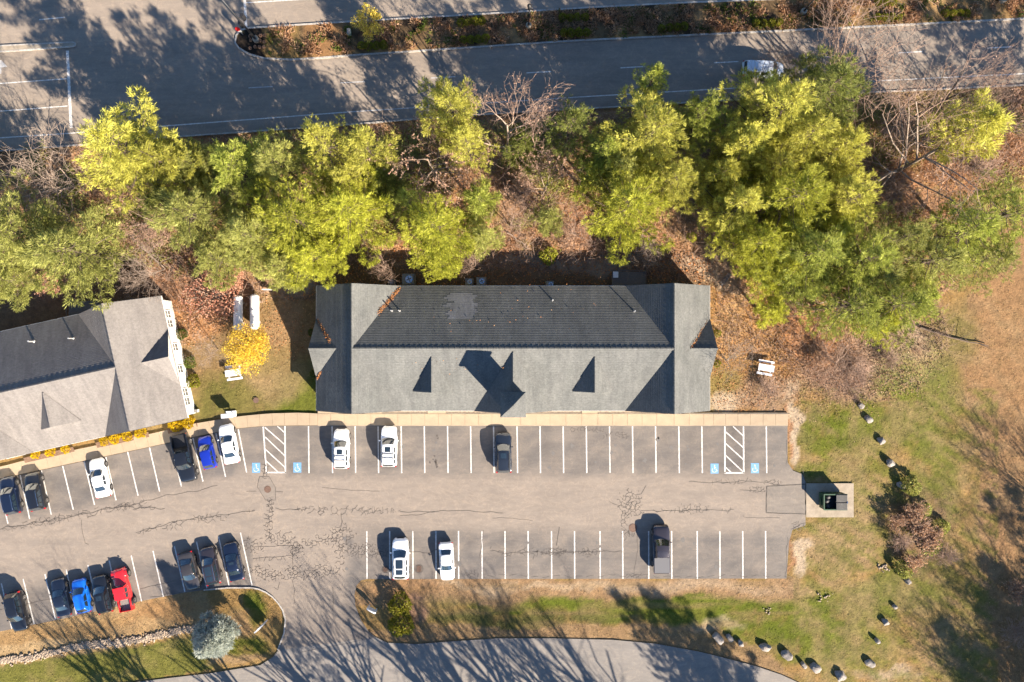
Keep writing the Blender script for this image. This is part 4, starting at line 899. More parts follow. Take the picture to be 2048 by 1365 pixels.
def pine_proto(key, h, R, seed, dens=1.0, shape='pine'):
    rng = np.random.default_rng(seed); C = []; D = []; segs = [(0,0,-.2,0,0,h*.5,.24,.15),(0,0,h*.5,0,0,h*.985,.15,.03)]
    z0 = h*rng.uniform(.26,.4); z = z0
    bend = rng.normal(size=2)*.25
    while z < h*.985:
        t = (z-z0)/(h-z0); prof = (1-t)**.75*min(1, .55+t*2.2) if shape == 'pine' else (1-t)**.9
        nb = rng.integers(5,7) if shape == 'pine' else rng.integers(7,9); a0 = rng.uniform(0,6.3)
        for k in range(nb):
            a = a0+2*PI*k/nb+rng.normal()*.25; L = max(.45 if shape == 'pine' else .2, R*prof*(rng.uniform(.5,1.45) if shape == 'pine' else rng.uniform(.9,1.08))); rise = rng.uniform(.15,.5) if shape == 'pine' else rng.uniform(-.1,.1)
            d = np.array([math.cos(a), math.sin(a), 0]); pr = np.array([-math.sin(a), math.cos(a), 0]); sag = rng.uniform(.0,.12)
            pt = lambda u: np.array([bend[0]*t,bend[1]*t,z])+d*L*u+np.array([0,0,L*(rise*u*u-sag*u)])
            for u0, u1 in ((0,.35),(.35,.7),(.7,.98)): segs.append((*pt(u0),*pt(u1),.04*(1-u0)*L/3+.012,.04*(1-u1)*L/3+.01))
            n = int(max(7, 12.5*L*(.5+.5*L/R)*dens)); 
            for j in range(n):
                u = .12+.91*rng.random()**.6; wdt = L*(.21 if shape == 'pine' else .28)*math.sin(PI*min(1,u*.82))+.12; v = rng.uniform(-1,1)
                p = pt(u)+pr*v*wdt+np.array([0,0,rng.normal()*.12-abs(v)*.1*wdt]); C.append(p); D.append(norm(d*1.0+pr*v*.9+np.array([0,0,.42])))
        z += rng.uniform(.6,1.05)*(.75+.25*h/18) if shape == 'pine' else rng.uniform(.3,.45)
    for k in range(14): C.append(np.array([bend[0],bend[1],h*.93])+rng.normal(size=3)*np.array([.15,.15,h*.02])); D.append(np.array([0,0,1.]))
    C = np.array(C); D = np.array(D); K = 13; n = len(C); T0 = np.clip(rng.normal(.5,.28,n),0,1); B0 = np.clip(rng.normal(1,.2,n),.5,1.45)
    CC = np.repeat(C, K, 0)+rng.normal(size=(n*K,3))*np.array([.09,.09,.06]); DD = np.repeat(D, K, 0)*.95+rng.normal(size=(n*K,3))*.5; DD /= np.linalg.norm(DD, axis=1)[:,None]
    tint = np.stack([np.clip(np.repeat(T0,K)+rng.normal(0,.1,n*K),0,1), np.repeat(B0,K)*rng.uniform(.85,1.15,n*K), np.zeros(n*K)], 1)
    V, Q, T = quads(CC, DD, rng.uniform(.24,.56,n*K), rng.uniform(.035,.065,n*K), tint=tint)
    cr = np_mesh('crown', V, Q, T); V, Q = tubes(segs, 5); tr = np_mesh('trunk', V, Q); tr.shade_smooth(); MESH[key] = (tr, cr, h, R)
for i, (h, R) in enumerate([(17,4.9),(18,5.4),(15,4.6),(16,5.6),(19,5.0),(13,4.4)]): pine_proto('pine%d' % i, h, R, 40+i)
pine_proto('sparse0', 14, 3.4, 90, .55); pine_proto('sparse1', 15, 4.6, 91, .5); pine_proto('soft', 9, 2.6, 92, .9)
LM = dict(olive=leafmat('pine_needles_olive', (.33,.31,.05), (.56,.54,.11)), green=leafmat('pine_needles_green', (.20,.235,.035), (.40,.42,.085)), lime=leafmat('pine_needles_bright', (.28,.29,.028), (.48,.48,.065)),
          soft=leafmat('pine_needles_soft_green', (.23,.24,.055), (.42,.42,.12)), dark=leafmat('pine_needles_dark_green', (.13,.155,.03), (.26,.275,.065)), yellow=leafmat('yellow_autumn_leaves', (.58,.36,.03), (.78,.60,.09)),
          redl=leafmat('red_autumn_leaves', (.44,.17,.11), (.55,.35,.24)), spruce=leafmat('blue_spruce_needles', (.30,.33,.28), (.62,.66,.58)), gold=leafmat('gold_shrub_leaves', (.50,.32,.008), (.66,.47,.012)),
          shrub=leafmat('yellow_green_shrub_leaves', (.14,.15,.012), (.24,.22,.02)), jun=leafmat('juniper_foliage', (.14,.14,.015), (.27,.25,.03)), brush=leafmat('dry_shrub_leaves', (.34,.17,.08), (.46,.30,.19)), grass=leafmat('grass_blades', (.13,.165,.02), (.36,.25,.11)),
          tan=leafmat('brown_tree_leaves', (.32,.18,.12), (.48,.32,.23)), ltree=leafmat('pale_yellow_leaves', (.55,.42,.06), (.72,.58,.13)), dgreen=leafmat('dark_shrub_leaves', (.07,.10,.015), (.12,.15,.025)))
def setmat(o, m):
    o.material_slots[0].link = 'OBJECT'; o.material_slots[0].material = m
for k_, v_ in MESH.items(): v_[0].materials.append(M['bark_dark']); v_[1].materials.append(LM['olive'])
def pine(px, py, rad, h, key, mat, label, group='pine trees between road and buildings', name='pine_tree', base=None):
    tr, cr, ph, pR = MESH[key]; s = h/ph; h *= 1.12; sr = (rad*1.12/PPM*(HC-.6*h)/HC)/(pR*.92)
    h *= .84 if (base is None and py > 380 and px < 1400) else 1.0; c = W(px, py, h*.58) if base is None else Vector((*base, 0))
    t = empty(name, (c.x, c.y, 0), random.uniform(0, 6.28), label=label, cat='tree', group=group); t.scale = (sr, sr, s)
    link('trunk', tr, t); c_ = link('crown', cr, t); setmat(c_, LM[mat]); return t
PINES = [
 (255,305,88,18,'pine0','olive','tall olive pine whose branches reach over the road edge at upper left'),
 (335,330,55,16,'pine2','olive','smaller olive pine leaning against the tall upper left pine'),
 (55,470,92,14,'pine3','soft','broad soft green pine at the left edge above the grey roof'),
 (165,505,88,14,'pine5','soft','broad soft green pine just above the light grey roof'),
 (20,560,60,12,'pine2','soft','low soft green pine cut by the left edge'),
 (405,440,75,15,'pine2','soft','green pine above the two white tanks path'),
 (480,345,66,15,'pine5','green','green pine second from the road among the left cluster'),
 (560,330,55,15,'pine0','soft','slender pale pine near the road left of two pale forked ones'),
 (655,300,62,17,'sparse1','olive','pale yellow forked pine with open twiggy top by the road'),
 (740,305,50,17,'sparse0','olive','thin pale yellow pine beside the bare tree near the road'),
 (610,450,92,16,'pine1','lime','bright green broad pine in the middle of the left cluster'),
 (520,480,62,15,'pine4','soft','green pine directly above the white tanks'),
 (705,435,80,15,'pine3','lime','bright lime pine above the left end of the main roof'),
 (640,520,55,13,'pine0','lime','low lime pine with crown edge near the roof corner'),
 (445,525,50,12,'pine5','soft','soft green pine left of the red maple'),
 (575,540,48,11,'pine2','soft','low green pine overhanging the shaded side yard'),
 (875,465,66,15,'pine4','lime','bright green pine reaching over the main roof edge'),
 (885,530,34,9,'pine5','lime','small lime pine just above the roof edge behind the cooling units'),
 (905,222,60,14.5,'pine2','olive','star topped olive pine crossing the road kerb at the centre'),
 (935,290,48,15,'sparse1','olive','olive pine just below the star topped one'),
 (1140,260,56,15,'sparse1','dark','dark green pine right of the tall bare tree'),
 (1205,310,48,14,'sparse1','green','thin green pine between the dark pine and the olive group'),
 (1300,275,84,16,'pine1','olive','broad olive pine below the single sapling on the road edge'),
 (1250,420,86,16,'pine3','lime','bright yellow green pine above the right part of the main roof'),
 (1340,370,60,15,'pine0','olive','olive pine filling the gap right of the bright one'),
 (1395,240,50,15,'pine2','green','green pine touching the kerb left of the van'),
 (1303,165,34,12,'sparse0','green','slim green sapling standing out against the road'),
 (1548,230,88,17,'pine1','olive','wide olive pine covering the rear of the van'),
 (1640,190,84,17,'pine4','dark','dark green pine right of the van beside the bare spreading tree'),
 (1600,280,70,16,'pine0','olive','olive pine directly below the wide roadside pine'),
 (1480,300,60,16,'pine5','olive','olive pine between the van pine and the broad left one'),
 (1470,420,76,15,'pine3','olive','olive green pine at the left side of the right hand grove'),
 (1580,400,88,17,'pine1','lime','large yellow green pine in the heart of the right grove'),
 (1690,400,66,15,'pine2','olive','olive pine facing the bare oak in the right grove'),
 (1510,490,62,15,'pine0','lime','bright green pine at the lower left corner of the right grove'),
 (1620,510,80,16,'pine4','green','deep green pine low in the right grove'),
 (1720,520,78,15,'pine3','green','green pine right of centre in the right grove'),
 (1600,575,44,10,'sparse1','dark','small dark pine by the leaning pale trunk'),
 (1700,610,76,14,'sparse1','green','green pine hanging over the brown brush'),
 (1790,610,72,14,'sparse1','green','feathery green pine at the lower right end of the grove'),
 (1790,480,60,14,'sparse1','soft','open crowned pine between grove and field'),
 (1865,520,74,13,'sparse1','soft','feathery pine near the field above the fallen log'),
 (1925,470,80,14,'sparse1','green','feathery green pine near the right edge'),
 (2010,430,80,15,'sparse1','green','feathery green pine cut by the right edge'),
 (1935,255,62,13,'soft','olive','soft yellow green pine alone between bare trees at upper right'),
 (1545,622,34,6,'soft','lime','small yellow tree at the lower left tip of the grove'),
 (960,480,36,9,'soft','soft','soft green sapling above the middle cooling units'),
 (1100,445,30,9,'soft','soft','soft green sapling above the yellow seedling'),
 (1050,300,40,9,'soft','dark','dark green young pine under the tall bare tree'),
 (960,400,40,11,'soft','green','young green pine left of the brown clearing'),
 (1190,340,40,10,'soft','green','young green pine between bare saplings'),
 (770,370,40,9,'soft','dark','dark young pine in the shade of the forked pines'),
    (330,410,40,9,'soft','dark','dark young pine inside the left cluster gap'),
    (400,340,50,12,'pine2','soft','soft green pine between the two upper left olive pines and the cluster'),
    (700,365,54,13,'sparse1','olive','thin olive pine under the forked pale ones'),
    (820,410,44,12,'sparse1','green','thin green pine left of the bright green one'),
    (1240,350,56,13,'pine5','soft','soft pine between the olive and the bright yellow green ones'),
    (1440,350,56,13,'pine5','olive','olive pine closing the gap left of the grove'),
    (1540,340,56,14,'pine2','olive','olive pine in the upper middle of the right grove'),
    (1670,300,60,14,'pine5','olive','olive pine at the upper right side of the grove'),
    (1655,460,56,13,'pine5','lime','lime pine deep in the right grove'),
    (1560,540,56,12,'pine5','lime','lime pine low in the right grove over the pale trunk'),
    (1750,560,64,12,'sparse1','soft','soft feathery pine low in the right grove'),
    (1830,590,56,11,'sparse1','green','low feathery pine above the fallen log'),
    (1980,520,56,11,'sparse1','soft','low feathery pine at the edge of the brown field'),
    (1760,640,50,10,'sparse1','lime','low lime feathery pine over the brown brush'),
]
for p_ in PINES: pine(*p_)
# bare trees
proto_bare('bareA', 17, .17, leaves=500, kids=(8,5,4,3), levels=4, spread=.62, upright=.55); proto_bare('bareB', 14, .14, leaves=2200, kids=(9,5,3,3), levels=4, spread=.8, upright=.35)
proto_bare('bareE', 18, .34, leaves=0, kids=(9,4,3,3), levels=4, spread=.40, upright=.75); proto_bare('bareC', 11, .11, leaves=0, kids=(7,4,3,2), levels=4, spread=.66, upright=.45, multi=3); proto_bare('bareD', 16, .2, leaves=150, kids=(9,5,4,3), levels=4, spread=.85, upright=.25)
proto_bare('brushA', 3.4, .05, leaves=900, kids=(7,4,3,2), levels=3, spread=.7, upright=.5, multi=6); proto_bare('brushB', 3.0, .05, leaves=0, kids=(7,4,3,2), levels=3, spread=.75, upright=.5, multi=6)
def bare(px, py, h, key, label, mat='bark', twig='twig', leaf='tan', group='bare autumn trees', name='bare_tree', cat='tree', z=.5, sc=1.0, base=None, leafy=True):
    tr, br, lf = MESH[key]; ph = {'bareE':18,'bareA':17,'bareB':14,'bareC':11,'bareD':16,'brushA':3.4,'brushB':3.0}[key]; s = h/ph; c = W(px, py, h*z) if base is None else Vector((*base,0))
    t = empty(name, (c.x,c.y,0), random.uniform(0,6.28), label=label, cat=cat, group=group); t.scale = (s*sc, s*sc, s)
    for nm, me, mt in (('trunk',tr,M[mat]),('branches',br,M[twig])):
        if not me.materials: me.materials.append(mt)
        o = link(nm, me, t); setmat(o, mt)
    if lf and leafy:
        if not lf.materials: lf.materials.append(LM[leaf])
        o = link('leaves', lf, t); setmat(o, LM[leaf])
    return t
BARE = [
 (1008,262,17,'bareA','tall bare tree with pale trunk at the middle of the road kerb','bark_pale','twig',.55,1.1),
 (860,330,13,'bareB','bare tree with curled brown leaves left of the tall bare tree','bark','twig',.5,1.1),
 (1090,370,11,'bareB','bare tree over the brown leaf clearing','bark_pale','twig',.5,.9),
 (65,345,12,'bareC','grey bare multi stemmed tree at the left edge by the road','bark_pale','bark_pale',.6,1.2),
 (1572,118,13,'bareC','bare twiggy tree top beside the roof of the van','bark_pale','twig',.8,.5),
 (1745,110,16,'bareC','wide bare tree fanning over the road right of the van','bark_dark','twig',.62,1.2),
 (1830,330,17,'bareD','huge bare oak with dark spreading limbs in the upper right','bark','twig',.45,1.15),
 (1890,200,13,'bareD','bare tree between the road and the lone soft pine','bark_dark','twig',.5,1.0),
 (1965,170,11,'bareC','small bare tree touching the kerb at upper right','bark','twig',.6,.8),
 (2040,250,11,'bareB','bare rust coloured tree at the right edge near the road','bark','twig',.5,.9),
 (290,530,9,'bareC','pale bare birch leaning over brown leaves near the grey roof','bark_pale','bark_pale',.5,.9),
 (350,400,10,'bareB','bare reddish tree in the gap of the left cluster','bark_pale','twig',.5,.8),
 (290,440,9,'bareB','bare tangle of pink twigs between the two soft pines and the olive one','bark_pale','twig',.5,.9),
 (410,700,7,'bareC','pale bare shrub tree against the white end wall','bark_pale','bark_pale',.5,.75),
 (1475,725,7.5,'bareC','grey bare tree between the main building and the picnic table','bark','bark',.5,.9),
 (1700,730,7,'bareC','low bare tree over the brown brush in the right clearing','bark','twig',.5,1.3),
 (1160,460,8,'bareC','bare sapling on the brown slope behind the main building','bark_pale','twig',.5,.9),
 (1020,440,8,'bareC','bare sapling left of the white stick on the brown slope','bark_pale','twig',.5,.9),
 (950,530,6,'bareC','reddish bare bush pressed against the roof edge','bark','twig',.5,.8),
 (775,535,6,'bareC','brown bare bush behind the fan unit','bark','twig',.5,.85),
 (1283,500,6.5,'bareC','bare bush throwing twigs over the shaded deck','bark_pale','bark_pale',.5,.8),
]
for (px,py,h,key,lb,m1,m2,z,sc) in BARE: bare(px,py,h,key,lb,m1,m2,z=z,sc=sc)
# trees out of the picture whose shadows fall into it
OUT = [((x-1024)/PPM, (682.5-y)/PPM, h, k) for x, y, h, k in [(x_, y_+(80 if x_ < 2000 else 0), h_, k_) for x_, y_, h_, k_ in [(1000,1480,14,'bareE'),(1130,1530,15,'bareE'),(1240,1570,16,'bareE'),(1330,1540,15,'bareE'),(900,1500,13,'bareE'),(780,1470,13,'bareE'),(650,1490,13,'bareE'),(500,1530,15,'bareE'),(380,1500,13,'bareE'),(1420,1600,17,'bareE'),
        (2200,1330,12,'bareC'),(2260,1440,15,'bareA'),(2190,1520,14,'bareA'),(2300,1210,13,'bareA'),(2150,1060,9,'bareC'),(2100,1480,11,'bareC')]]]
for x, y, h, k in OUT: bare(0,0,h*1.3,k,'bare tree standing outside the picture and shading the ground in it','bark','twig',group='bare trees outside the picture',base=(x,y),sc=1.15)
for x, y, h, rad, k in [(1640,1590,17,60,'sparse1'),(1560,1560,16,50,'pine0'),(1700,1640,19,70,'pine2'),(2330,1350,13,50,'sparse0'),(2190,1440,10,50,'sparse0'),(2270,1330,14,50,'sparse1'),(2250,1240,11,50,'sparse0'),(2230,1520,13,60,'sparse1'),(2160,1400,9,60,'sparse1'),(2190,1600,15,70,'pine2'),(2110,1290,7,50,'sparse1'),(2130,1530,12,60,'sparse1'),(2290,1480,14,60,'pine0'),(1130,1640,16,60,'sparse1'),(840,1580,14,50,'sparse1')]:
    pine(0,0,rad,h,k,'green','pine standing outside the picture and shading the ground in it','pines outside the picture',base=((x-1024)/PPM,(682.5-y)/PPM))
for x, y, h, rad, k in [(-60,440,16,80,'pine0'),(-110,300,17,80,'pine1'),(-40,330,15,50,'pine4'),(2120,330,14,70,'sparse1'),(2150,250,15,70,'pine2')]:
    pine(0,0,rad,h,k,'green','pine standing outside the picture beyond the side edge','pines outside the picture',base=((x-1024)/PPM,(682.5-y)/PPM))
# ------------------------------------------------------------------ leafy balls: shrubs and small broadleaf trees
def ball(key, rx, rz, n, lf, wd, lumps=7, mat='shrub', z0=0, seed=1):
    rng = np.random.default_rng(seed); A = rdir(n,-.25,1); lump = rdir(lumps,-.1,1); dots = (A@lump.T).max(1); r = .62+.38*np.clip((dots-.55)/.4,0,1); r *= rng.uniform(.72,1,n)**.6
    C = A*r[:,None]*np.array([rx,rx,rz]); C[:,2] += z0; D = A+rng.normal(size=(n,3))*.7; D /= np.linalg.norm(D,axis=1)[:,None]
    V, Q, T = quads(C, D, lf*rng.uniform(.7,1.3,n), wd*rng.uniform(.7,1.3,n)); me = np_mesh('foliage', V, Q, T); me.materials.append(LM[mat]); MESH[key] = me
ball('globe', .44,.45,420,.13,.09,9,'shrub',.12,3); ball('gold', .8,.6,800,.17,.10,9,'gold',.15,4); ball('dome', .9,.8,700,.2,.12,9,'dgreen',.2,5)
st = MB().tube((0,0,0),(0,0,.4),.03,n=5).mesh('stem'); st.materials.append(M['bark_dark'])
def shrub(px, py, key, label, group, s=1.0, mat=None, zs=1.0, z0=0, name='shrub', cat='shrub'):
    c = W(px, py, .4); t = empty(name, (c.x,c.y,z0), random.uniform(0,6.28), label=label, cat=cat, group=group); t.scale = (s,s,s*zs)
    o = link('foliage', MESH[key], t); link('stem', st, t)
    if mat: setmat(o, LM[mat])
    return t
ORD = ['first','second','third','last']
ROWS = [([(922,45),(936,43.5),(949.5,43),(963.5,41.5)],'in the bright row near the middle street lamp'),([(926,79),(941,79),(956,78),(971,77)],'in the row just below that bright row'),
        ([(723,91),(738,92),(752,91),(768,90)],'under the pale yellow median tree'),([(1128,65),(1143.6,65),(1159,64),(1174.4,64)],'in the lower shaded row past the middle lamp'),
        ([(1125,35),(1140,34.5),(1155,34),(1170,33.5)],'in the upper shaded row past the middle lamp'),([(1323,56.5),(1338.7,55),(1354,54),(1368,53)],'in the dark row above the lone sapling'),
        ([(1512,46),(1527.8,46),(1543,45),(1558.5,44.5)],'in the row above the van'),([(1755,34),(1769.6,33.5),(1784,33),(1798,33.5)],'in the sunny row above the lit road'),([(1892,26),(1906.5,26.7),(1920,26),(1934,26.7)],'in the row by the last street lamp')]
for R_, d in ROWS:
    for i, (x, y) in enumerate(R_): shrub(x, y, 'globe', '%s round shrub from the left %s' % (ORD[i], d), 'round shrubs in rows on the median', random.uniform(.95,1.15), z0=.14)
for i, x in enumerate((1757,1772,1787)): shrub(x, 3, 'globe', '%s round shrub from the left in the row cut by the top edge' % ORD[i], 'round shrubs in rows on the median', 1.0, z0=.14)
GOLD = [((68,911,.62),'left edge end of the front'),((98,905.5,.7),'second bay of the front'),((128,900,.62),'third bay of the front'),((205,883.5,.66),'left end of the group of four'),((228,877.5,.82),'second of the group of four'),((252,872.5,.78),'third of the group of four'),((279,867,.8),'right end of the group of four'),((350,850,1.0),'left of the pair at the building corner'),((376,845,.92),'right of the pair at the building corner')]
for (x,y,s), d in GOLD:
    shrub(x, y, 'gold', 'golden yellow shrub on the pavement edge, '+d, 'golden shrubs along the light grey building', s*1.05, z0=.0)
for i, q in enumerate([[(48,916),(148,894),(151,903),(52,926)],[(192,886),(298,864),(300,874),(196,896)],[(335,858),(395,846),(397,853),(338,868)]]): sheet('mulch_bed', q, .15, pm('mulch_%d' % i, (.20,.12,.075),(.12,.07,.045),6,.95,.4), None, 0, kind='structure')
shrub(384,764,'dome','round green shrub at the corner of the white end wall','green shrubs by the buildings',.95,'shrub')
shrub(362,668,'dome','olive shrub against the middle of the white end wall','green shrubs by the buildings',.75,'dgreen')
shrub(378,725,'dome','dark dry shrub under the bare shrub tree by the white wall','green shrubs by the buildings',.8,'dgreen')
shrub(1436,667,'dome','small green shrub right of the main building above the gable tip','green shrubs by the buildings',.5,'shrub'); shrub(1436,728,'dome','small green shrub right of the main building below the gable tip','green shrubs by the buildings',.5,'shrub')
shrub(623,665,'dome','shaded green shrub left of the main building above the gable tip','green shrubs by the buildings',.5,'dgreen'); shrub(625,748,'dome','shaded green shrub left of the main building below the gable tip','green shrubs by the buildings',.5,'dgreen')
shrub(1097,511,'dome','bright yellow green seedling in the shadow behind the main roof','green shrubs by the buildings',1.15,'lime'); shrub(1384,474,'dome','small bright green bush on the orange leaves right of the main roof','green shrubs by the buildings',.65,'lime')
shrub(800,1208,'dome','upper yellow green juniper bush on the verge by the driveway','juniper bushes',1.45,'jun',1.3); shrub(803,1248,'dome','lower yellow green juniper bush on the verge by the driveway','juniper bushes',1.6,'jun',1.2)
for i in range(12):
    x = 500+(i % 4)*9+random.uniform(-2,2); y = 70+(i//4)*12+random.uniform(-3,3)
    shrub(x, y, 'globe', 'tiny tan grass tuft on the black mulch at the rounded median end', 'tan tufts on the median tip', .42, 'tan', z0=.14, name='grass_tuft', cat='plant')
def leafy_tree(key, h, R, n, seed, mat, lf=.22, wd=.16, lumps=16, zlo=.3):
    rng = np.random.default_rng(seed); cl = []; 
    for k in range(lumps): a = rng.uniform(0,6.28); r = R*math.sqrt(rng.random())*.78; z = h*(zlo+.18+(1-zlo-.22)*rng.random()*(1-(r/R)**2*.45)); cl.append((r*math.cos(a),r*math.sin(a),z,R*rng.uniform(.22,.42)))
    cl = np.array(cl); i = rng.integers(0,lumps,n); A = rdir(n,-1,1); C = cl[i,:3]+A*cl[i,3:4]*rng.uniform(.4,1.05,n)[:,None]*np.array([1,1,.75]); D = A+rng.normal(size=(n,3))*.7; D /= np.linalg.norm(D,axis=1)[:,None]
    V, Q, T = quads(C, D, lf*rng.uniform(.7,1.3,n), wd*rng.uniform(.7,1.3,n)); cr = np_mesh('crown', V, Q, T); cr.materials.append(LM[mat])
    sg = [(0,0,-.1,0,0,h*zlo,.13,.09),(0,0,h*zlo,0,0,h*.75,.09,.04)]+[(0,0,h*zlo*rng.uniform(.7,1.6),*c[:3],.05,.02) for c in cl]; V, Q = tubes(sg,5); tr = np_mesh('trunk', V, Q); tr.materials.append(M['bark']); MESH[key] = (tr, cr)
leafy_tree('yellow', 6.0, 3.1, 8000, 11, 'yellow', .16,.10,40); leafy_tree('redm', 5.0, 2.7, 1500, 12, 'redl', .2,.14,24); leafy_tree('ymed', 4.6, 1.7, 2900, 13, 'ltree', .16,.11,16)
def put(key, px, py, z, label, group=None, name='broadleaf_tree', s=1.0, rot=0):
    c = W(px, py, z); t = empty(name, (c.x,c.y,0), rot, label=label, cat='tree', group=group or 'small autumn trees'); t.scale = (s,)*3; link('trunk', MESH[key][0], t); link('crown', MESH[key][1], t)
put('yellow',492,700,3.5,'bright yellow tree beside the white tanks and picnic table',s=.97); put('redm',420,592,3,'sparse red maple left of the white tanks',s=1.15); put('ymed',738,48,2.6,'pale yellow round tree on the planted median'); put('redm',448,556,3,'red leaved young tree behind the first red maple',s=.7)
put('redm',90,565,2,'pinkish bush at the edge of the shaded yard left','small autumn trees',s=.55)
pine_proto('spruce', 6.6, 2.45, 77, 2.6, 'spruce'); MESH['spruce'][0].materials.append(M['bark_dark']); MESH['spruce'][1].materials.append(LM['spruce'])
pine(431,1262,34,5.6,'spruce','spruce','pale blue spruce on the rounded verge beside the stones','ornamental conifers','spruce_tree',base=(W(445,1255).x,W(445,1255).y))
# brush thicket on the right
for px, py, h, k, lb, s in [(1830,1020,3,'brushA','upper clump of dry brush below the boulders',1.2),(1800,1080,3,'brushB','left clump of dry brush on the field edge',1.2),(1860,1080,3.2,'brushA','right clump of dry brush on the field edge',1.3),(1830,1120,3,'brushA','lower clump of dry brush above the single boulder',1.1),(1840,1060,3.2,'brushA','middle of the red brown thicket in the field',1.6),(1890,1110,2.8,'brushB','pale right fringe of the red brown thicket',1.3),(1795,1040,2.8,'brushA','left fringe of the red brown thicket',1.1),
        (1720,745,2.4,'brushB','low pale brush over brown leaves in the right clearing',1.6),(1640,720,2.2,'brushA','brown leafy brush right of the picnic table',1.4),(1780,720,2.2,'brushB','grey brush near the fallen log',1.5),(1620,600,2.4,'brushA','brown leafy brush under the pale leaning trunk',1.2),(1535,775,2.2,'brushB','pinkish brush below the picnic table',1.6),
        (1800,260,4,'brushB','grey twiggy brush left of the bare oak',1.6),(1790,390,4,'brushB','brown twiggy brush below the bare oak trunk',1.7),(1870,300,4,'brushA','leafy dry brush under the bare oak crown',1.5),(1960,330,4,'brushB','rusty brush between the lone soft pine and the feathery pines',1.6),(1040,390,3.4,'brushB','twiggy brush in the brown clearing behind the main building',1.6),(1130,480,3,'brushA','leafy brush on the slope above the rear yard',1.4),(300,470,3.4,'brushB','pale brush on the brown path of the left cluster',1.5),
        (270,590,2.6,'brushB','brush pile by the corner of the light grey roof',1.5),(2035,1260,3.4,'brushB','grey thicket at the lower right edge',1.5),(2030,1180,3,'brushA','brown thicket at the right edge above the grey one',1.3)]:
    bare(px,py,h*.68,k,lb,'bark','twig','brush','clumps of brush','brush','shrub',.4,s*1.3)
shrub(1885,1055,'dome','pale green bush on the right fringe of the thicket','bushes in the thicket',1.0,'soft'); shrub(1850,1020,'dome','olive bush in the upper right of the thicket','bushes in the thicket',.9,'soft'); shrub(1822,972,'dome','grey green bush at the top of the brown thicket','bushes in the thicket',1.3,'soft'); shrub(1862,1090,'dome','pale green bush in the right of the thicket','bushes in the thicket',1.3,'soft'); shrub(1808,1138,'dome','grey green bush touching the boulder below the thicket','bushes in the thicket',1.2,'soft')
# median plants that read as a mass
def inside(P, n):
    xs_ = [p[0] for p in P]; ys_ = [p[1] for p in P]; x = RNG.uniform(max(-60,min(xs_)), min(2110,max(xs_)), n); y = RNG.uniform(max(-40,min(ys_)), max(ys_), n); k = inpoly(x, y, P); return x[k], y[k]
def tufts(name, X, Y, K, l, w, mat, z=.0, spread=.15, zmin=.2, tr=None, **kk):
    n = len(X); C = np.stack([(X-1024)/PPM, (682.5-Y)/PPM, np.full(n, z)], 1); CC = np.repeat(C, K, 0)+RNG.normal(size=(n*K,3))*np.array([spread,spread,0]); D = rdir(n*K, zmin, .95)
    tn = np.repeat(np.clip(RNG.normal(.5,.3,n),0,1) if tr is None else tr, K); T = np.stack([np.clip(tn+RNG.normal(0,.08,n*K),0,1), RNG.uniform(.7,1.3,n*K), np.zeros(n*K)], 1)
    V, Q, T = quads(CC, D, l*RNG.uniform(.6,1.4,n*K), w*RNG.uniform(.6,1.4,n*K), tint=T); me = np_mesh(name, V, Q, T); return link(name, me, None, LM[mat] if isinstance(mat, str) else mat, kind='stuff')
SHR = [p for p in MEDIAN]
x, y = inside([(535,60),(700,50),(988,34),(1193,22),(1540,7),(2100,-20),(2100,30),(1587,56),(1158,76),(987,87),(700,106),(540,112)], 5200)
k = fbm(x, y, .035, 3) > .47; tufts('median_planting', x[k], y[k], 16, .42, .09, 'brush', .14, .16); k = fbm(x+300, y, .05, 3) > .6; tufts('median_foliage', x[k], y[k], 12, .34, .1, 'dgreen', .14, .14)
# grass and leaf litter
x = RNG.uniform(-60,2110,90000); y = RNG.uniform(560,1370,90000); ok = ~(inpoly(x,y,LOT)|inpoly(x,y,DRIVE)|inpoly(x,y,PAD)|inpoly(x,y,WOODS)|((y > 810)&(y < 1170)&(x < 1577)&(x > 640))|((x > 640)&(x < 1410)&(y < 830)))
ok &= ~((y < along_ if False else False) if False else np.zeros_like(ok)); ok &= ~((x < 640)&(y < 960+(-x)*.215+0)&(y > 820)) ; ok &= ~((x < 400)&(y < 880)); ok &= ~((x < 660)&(y > 800)&(y < 960))
x, y = x[ok], y[ok]; cz = zones(x, y); gness = np.clip((cz[:,1]/cz[:,0]-.62)/.5, 0, 1); pick = RNG.random(len(x)) < .35
tufts('grass', x[pick], y[pick], 3, .12, .05, 'grass', -.05, .16, .3, tr=np.clip(1-gness[pick]*1.1, 0, 1))
x, y = inside(WOODS, 70000); tufts('leaf_litter', x, y, 2, .14, .10, leafmat('leaf_litter_mix', (.30,.155,.085), (.34,.25,.17), .05), -.05, .25, -.1)
x = RNG.normal(1660,90,4500); y = RNG.normal(735,45,4500); tufts('clearing_leaves', x, y, 2, .13, .09, leafmat('clearing_leaf_mix', (.30,.15,.08), (.36,.25,.17), .05), -.04, .2, -.1)
x, y = inside([(340,600),(540,590),(600,560),(640,640),(600,720),(460,700),(370,700)], 5000); x, y = x[::3], y[::3]; tufts('side_yard_leaves', x, y, 1, .15, .11, leafr, -.04, .2, -.1)
x, y = inside([(1400,510),(1520,540),(1600,760),(1500,830),(1425,830),(1425,560)], 5000); tufts('orange_leaves', x, y, 1, .14, .10, leafr, -.04, .2, -.1)
x, y = inside([(560,505),(1420,505),(1420,600),(560,600)], 5000); tufts('rear_yard_leaves', x, y, 1, .2, .15, leafr, -.04, .2, -.1)
x, y = inside([(-40,300),(1000,245),(2090,185),(2090,330),(1900,560),(1500,560),(1420,500),(560,500),(330,560),(-40,560)], 16000)
